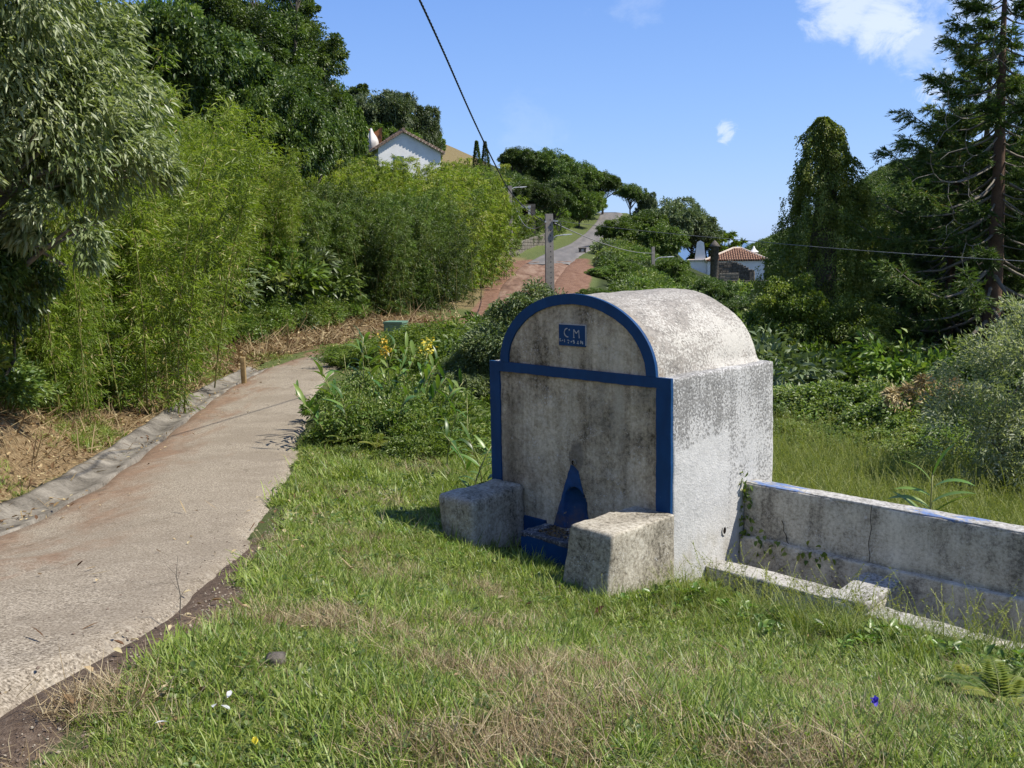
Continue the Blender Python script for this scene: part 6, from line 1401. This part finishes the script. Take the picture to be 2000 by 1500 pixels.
# weeds and tall grass along trough and benches
lx = np.concatenate([rg.uniform(.0, 3.3, 3000), rg.uniform(-2.5, .3, 380), rg.uniform(.1, 3.2, 260), rg.uniform(-.1, .5, 150)]); ly = np.concatenate([.42-np.abs(rg.normal(size=3000))*.42, -.85-np.abs(rg.normal(size=380))*.25, rg.uniform(.76, .97, 260), rg.uniform(-.5, .4, 150)])
x, y = fountain_world(lx, ly); k = ~blocked(x, y); x, y, lx, ly = x[k], y[k], lx[k], ly[k]; z = ground_z(x, y); pk0 = None; inside = (ly > .74) & (lx > 0); pk = rg.choice([3, 3, 3, 3, 3, 11, 11, 11, 11, 9, 9, 4, 7, 7, 2, 3, 11, 10], len(x)); sc = rg.uniform(.45, .95, len(x)); sc = np.where(pk == 10, sc*.75, sc); sc = np.where(pk == 4, sc*.7, sc); sc = np.where(lx < .15, sc*.6, np.where((ly < .45) & (ly > -.4), sc*1.35, sc))
pk = np.where((pk == 10) & (lx < .3) & (rg.random(len(x)) < .8), 3, pk); pk = np.where(inside, rg.choice([8, 7, 6, 3, 6], len(x)), pk); scatter('weeds', CT, x, y, z, sc, pk, rg, .2)
lx = np.concatenate([rg.uniform(.25, 3.3, 720), rg.uniform(.03, .6, 180)]); ly = .14-np.abs(rg.normal(size=900))*.36; x, y = fountain_world(lx, ly); k = ~blocked(x, y) & (rg.random(900) < .45+.5*(vnoise(np.stack([x, y, 0*x], 1), 2.2, 71) > 0)); x, y, lx = x[k], y[k], lx[k]
scatter('tall_weeds', CT, x, y, ground_z(x, y), rg.uniform(.45, .85, len(x))*np.interp(lx, [.2, .8, 3.2], [.6, .9, 1.15]), rg.choice([4, 4, 5, 3, 3, 11, 9, 9], len(x)), rg, .22)
# field of long grass behind the trough and left of the fountain
X, Y, S, K = [], [], [], []
for (n, x0, x1, y0, y1, sc, short) in ((9000, 1.5, 9.5, 8.2, 16.5, .8, False), (9000, -.9, 3, 9.2, 17, .85, True), (7000, -3.6, 2.5, 14.5, 27, 1.2, True)):
    x, y = lawn_points(n*2, x0, x1, y0, y1, rg); lx, ly = fountain_local(x, y); k = ((ly > 1.3) | (lx < -2.1)) & (road_side(x, y) > .15); x, y = x[k], y[k]
    X.append(x); Y.append(y); S.append(sc*rg.uniform(.6, 1.2, len(x))); K.append(rg.choice([3, 3, 11, 11, 3, 2] if short else [4, 4, 5, 5, 7, 3, 10], len(x)))
X, Y, S, K = map(np.concatenate, (X, Y, S, K)); scatter('long_grass', CT, X, Y, ground_z(X, Y), S, K, rg, .3)
# fallen leaves: bank, verge, gutter, lane edges, lawn
x = rg.uniform(-14, -1, 150000); y = rg.uniform(4, 46, 150000); zn = zones(x, y); u = x-xr(y); v = -u-hw(y)
k = (rg.random(len(x)) < zn['litter']*np.clip(14/y, .25, 1)) & (np.abs(x) < .57*y+1.5); x, y, v = x[k], y[k], v[k]
pk = rg.choice([0, 1, 2, 2, 3, 3, 5, 4], len(x)); scatter('leaf_litter', CL, x, y, ground_z(x, y)+.012+rg.uniform(0, .04, len(x)), rg.uniform(.7, 1.5, len(x))*np.clip(y/14, 1, 2.2), pk, rg, .45)
x = rg.uniform(-8, 6, 60000); y = rg.uniform(2, 30, 60000); u = x-xr(y); h = hw(y); P3 = np.stack([x, y, 0*x], 1); cl_ = vnoise(P3, 1.1, 61)
w = np.where(u < 0, (.5*np.exp(-((u+h+.15)/.22)**2)+.10*np.exp(-((u+h)/.7)**2))*np.clip(.3+1.6*cl_, 0, 1), .30*np.exp(-((u-h-.3)/.28)**2)*np.clip(.4+1.5*cl_, 0, 1)+.03*(y < 9))*(u < 6)
k = (rg.random(len(x)) < w) & (np.abs(x) < .57*y+1.3) & ~blocked(x, y); x, y, u = x[k], y[k], u[k]
z = np.where(np.abs(u) < hw(y)+.7, np.where(u < -hw(y), zr(y)-.04, zr(y)+.018), ground_z(x, y)+.02)+rg.uniform(.004, .02, len(x)); z = np.where(u > hw(y), ground_z(x, y)+.03, z)
scatter('fallen_leaves', CL, x, y, z, rg.uniform(.6, 1.2, len(x)), rg.choice([0, 1, 0, 2, 3, 5], len(x)), rg, .3)
def pebble(seed):
    bm = bmesh.new(); bmesh.ops.create_icosphere(bm, subdivisions=1, radius=.5); r_ = np.random.default_rng(seed)
    for v in bm.verts: v.co = v.co*r_.uniform(.7, 1.2); v.co.z *= .6
    me = bpy.data.meshes.new('pebble'); bm.to_mesh(me); bm.free(); me.materials.append(M['pebble_a'] if seed % 2 else M['pebble_b']); return me
M['pebble_a'] = simple('pebble_a', (.17, .13, .10), .9, .2, .4, 3); M['pebble_b'] = simple('pebble_b', (.30, .26, .20), .9, .2, .3, 3)
CP = lib('grit', [pebble(k) for k in range(4)])
x = rg.uniform(-3.5, -.5, 40000); y = rg.uniform(2.2, 9, 40000); u = x-xr(y)-hw(y); k = (rg.random(len(x)) < .55*np.exp(-((u-.18)/.16)**2)+.02*(u < 0)) & (np.abs(x) < .57*y+1.2); x, y, u = x[k], y[k], u[k]
scatter('grit', CP, x, y, np.where(u < .0, zr(y)+.012, ground_z(x, y)+.004), .006+.016*rg.random(len(x))**3, rg.integers(0, 4, len(x)), rg, .4)
# green tufts on the left verge
x = rg.uniform(-9, -3, 26000); y = rg.uniform(6, 30, 26000); u = x-xr(y); v = -u-hw(y); P3 = np.stack([x, y, 0*x], 1); w = np.exp(-((v-.95)/.38)**2)*np.clip(vnoise(P3, .8, 63)*2.2+.05, 0, 1)
k = (rg.random(len(x)) < w) & (np.abs(x) < .57*y+1.3); x, y = x[k], y[k]; scatter('verge_grass', CT, x, y, ground_z(x, y), rg.uniform(.7, 1.4, len(x)), rg.choice([3, 2, 11, 3], len(x)), rg, .2)
# low growth on the hillside, on the bank under the bamboo and in the field right of the road
def bushes(name, n, cond, smin, smax, picks, y0, y1, x0, x1):
    x = rg.uniform(x0, x1, n); y = rg.uniform(y0, y1, n); u = x-xr(y); v = -u-hw(y); k = cond(x, y, u, v) & (np.abs(x) < .60*y+3); x, y = x[k], y[k]
    return scatter(name, CB, x, y, ground_z(x, y)-.05, rg.uniform(smin, smax, len(x)), rg.choice(picks, len(x)), rg, .15)
x = rg.normal(size=150)*.55-1.75; y = rg.normal(size=150)*1.9+15.2; k = (x-xr(y)-hw(y) > .35) & (y > 12.4); x, y = x[k], y[k]
scatter('roadside_undergrowth', CB, x, y, ground_z(x, y)-.03, rg.uniform(.35, .85, len(x))*np.clip((y-11.4)/2.6, .4, 1), rg.choice([2, 2, 3, 3, 0], len(x)), rg, .2)
bushes('bank_undergrowth', 5000, lambda x, y, u, v: (v > np.interp(y, [0, 12, 20, 40], [1.5, 1.6, 2.6, 4.0])) & (v < 8), .5, 1.1, [0, 2, 3, 2, 1], 7, 45, -18, -2)
bushes('hillside_undergrowth', 14000, lambda x, y, u, v: (v > 5) & ~((v > 13.5) & (y > 116)), 1.4, 3.2, [0, 1, 1, 2, 4], 30, 172, -75, 12)
bushes('field_undergrowth', 4200, lambda x, y, u, v: (u > hw(y)+np.interp(y, [20, 40, 60, 75, 90], [2.2, 2.2, 4.2, 4.4, 1.6])) & (y < 125) & ~((y > 62) & (x > .155*y)), .9, 2.1, [0, 0, 2, 3, 4], 22, 125, -6, 45)
bushes('field_cover', 900, lambda x, y, u, v: (x > .155*y) & (y > 62) & (y < 94), .5, .9, [0, 2, 4, 3], 62, 94, 8, 60)
bushes('verge_undergrowth', 1500, lambda x, y, u, v: (v > 2.2) & (v < 7), .6, 1.5, [0, 2, 3, 1], 86, 172, -10, 20)
x = rg.uniform(70, 330, 12000); y = rg.uniform(245, 470, 12000); k = (x < .62*y) & (terr(x, y) > -22); x, y = x[k], y[k]
scatter('far_woodland', CB, x, y, terr(x, y)-1, rg.uniform(3, 6.0, len(x)), rg.choice([5, 5, 5, 1], len(x)), rg, .1)
# ------------------------------------------------------------------ little things
def petal(name, x, y, z, sc, mat, label, cat, n=6):
    rg = np.random.default_rng(int(abs(x*100))+7); P = rg.normal(size=(n, 3))*.006; D = sphere(n, rg)+np.array([0, 0, .5]); V, F, k = leaf_arrays(P, D, sc, sc*.7, rg, six=True, flat=.7)
    o = link(name, mesh_np(name, V, F, True, {'tint': np.full(len(V), .6)}), mat, None, (x, y, z)); tag(o, label, cat); return o
M['violet'] = leaf_mat('violet', [(.03, .03, .30), (.05, .05, .45), (.08, .08, .55)], .5, .3, .3, 0.1, (1, 1, 1.2))
M['yellow'] = leaf_mat('yellow', [(.6, .42, .02), (.75, .55, .03), (.8, .65, .1)], .5, .3, .3, .1, (1, 1, .6))
petal('blue_flower', at(1741, 3.55), 3.55, gz(at(1741, 3.55), 3.55)+.09, .035, M['violet'], 'single deep blue flower in the grass below the trough', 'flower')
petal('yellow_petal', at(452, 2.93), 2.93, gz(at(452, 2.93), 2.93)+.05, .03, M['yellow'], 'small bright yellow petal in the grass at the bottom edge', 'petal', 3)
rk = rough_box('stone', -.035, .035, -.03, .03, -.02, .028, M['stone'], None, .012, .006, .016, None, 97); rk.location = (at(504, 3.75), 3.75, gz(at(504, 3.75), 3.75)+.03); tag(rk, 'small dark grey stone lying in the lawn near the lane edge', 'stone')
for i, (px, py, d) in enumerate([(400, 1372, 3.3), (405, 1402, 3.2), (275, 1434, 3.1), (375, 1395, 3.25)]):
    x = at(px, d); o = link('wood_chip', strap_leaf('wood_chip', .045, .02, .5, rgl, 3), M['letter'], None, (x, d, gz(x, d)+.045), (0, .2, i*1.1)); tag(o, 'pale wood chip in the grass beside the lane, lower left', 'wood chip', 'pale chips beside the lane')
tw = MB(); x0, y0 = at(314, 4.62), 4.62; z0 = gz(x0, y0); tw.tube([(x0, y0, z0), (x0+.01, y0, z0+.12), (x0-.005, y0, z0+.22), (x0+.01, y0, z0+.32)], [.004, .003, .002, .001], 5)
for a, zz in ((.6, .1), (2.6, .15), (1.2, .2), (3.6, .22)): tw.tube([(x0, y0, z0+zz), (x0+.05*math.cos(a), y0+.03*math.sin(a), z0+zz+.06)], [.0015, .0008], 4)
tag(tw.build('dry_weed', M['twig']), 'thin leafless dry weed standing at the crumbled lane edge', 'weed')
vt = np.random.default_rng(700); P, D = [], []
for (ax, az_) in ((.02, .60), (.04, .45), (.03, .3), (.05, .16), (.2, .15), (.42, .14), (.62, .12), (.8, .14)):
    m_ = 16 if ax < .1 else 9; P.append(np.stack([ax+vt.normal(size=m_)*.05, np.full(m_, 1.03 if az_ > .15 else .975)+vt.normal(size=m_)*.012, az_+vt.normal(size=m_)*.05], 1)); D.append(sphere(m_, vt)*.7+np.array([0, -.6, -.4]))
P, D = np.concatenate(P), np.concatenate(D); v_ = link('creeper', leaf_mesh('creeper', P, D, .05, .036, vt.uniform(.2, .9, len(P)), vt, six=True), M['ivy'], None, (FO[0], FO[1], 0), (0, 0, YAW)); tag(v_, 'small creeper hanging in the corner of the trough and along its ledge', 'creeper')
for i, (px, d, s) in enumerate([(1975, 4.35, .42), (2000, 4.05, .5), (2020, 4.4, .5), (1935, 4.75, .36)]):
    fern(at(px, d), d, s, 'yellowing fern in the weeds at the lower right corner', i, i*1.1, 'ferns at the lower right')
# basin litter
rgb = np.random.default_rng(800); n = 420; lx = rgb.uniform(-1.25, -.45, n); ly = rgb.uniform(-.22, .0, n)
lo = link('basin_litter', leaf_mesh('basin_litter', np.stack([lx, ly, .19+rgb.uniform(0, .022, n)], 1), sphere(n, rgb)*np.array([1, 1, .25]), .035, .014, rgb.uniform(0, .5, n), rgb, six=False), M['litter'], None, (FO[0], FO[1], 0), (0, 0, YAW)); tag(lo, 'rusty dead leaves lying in the basin under the spout', 'leaves', None, 'stuff')
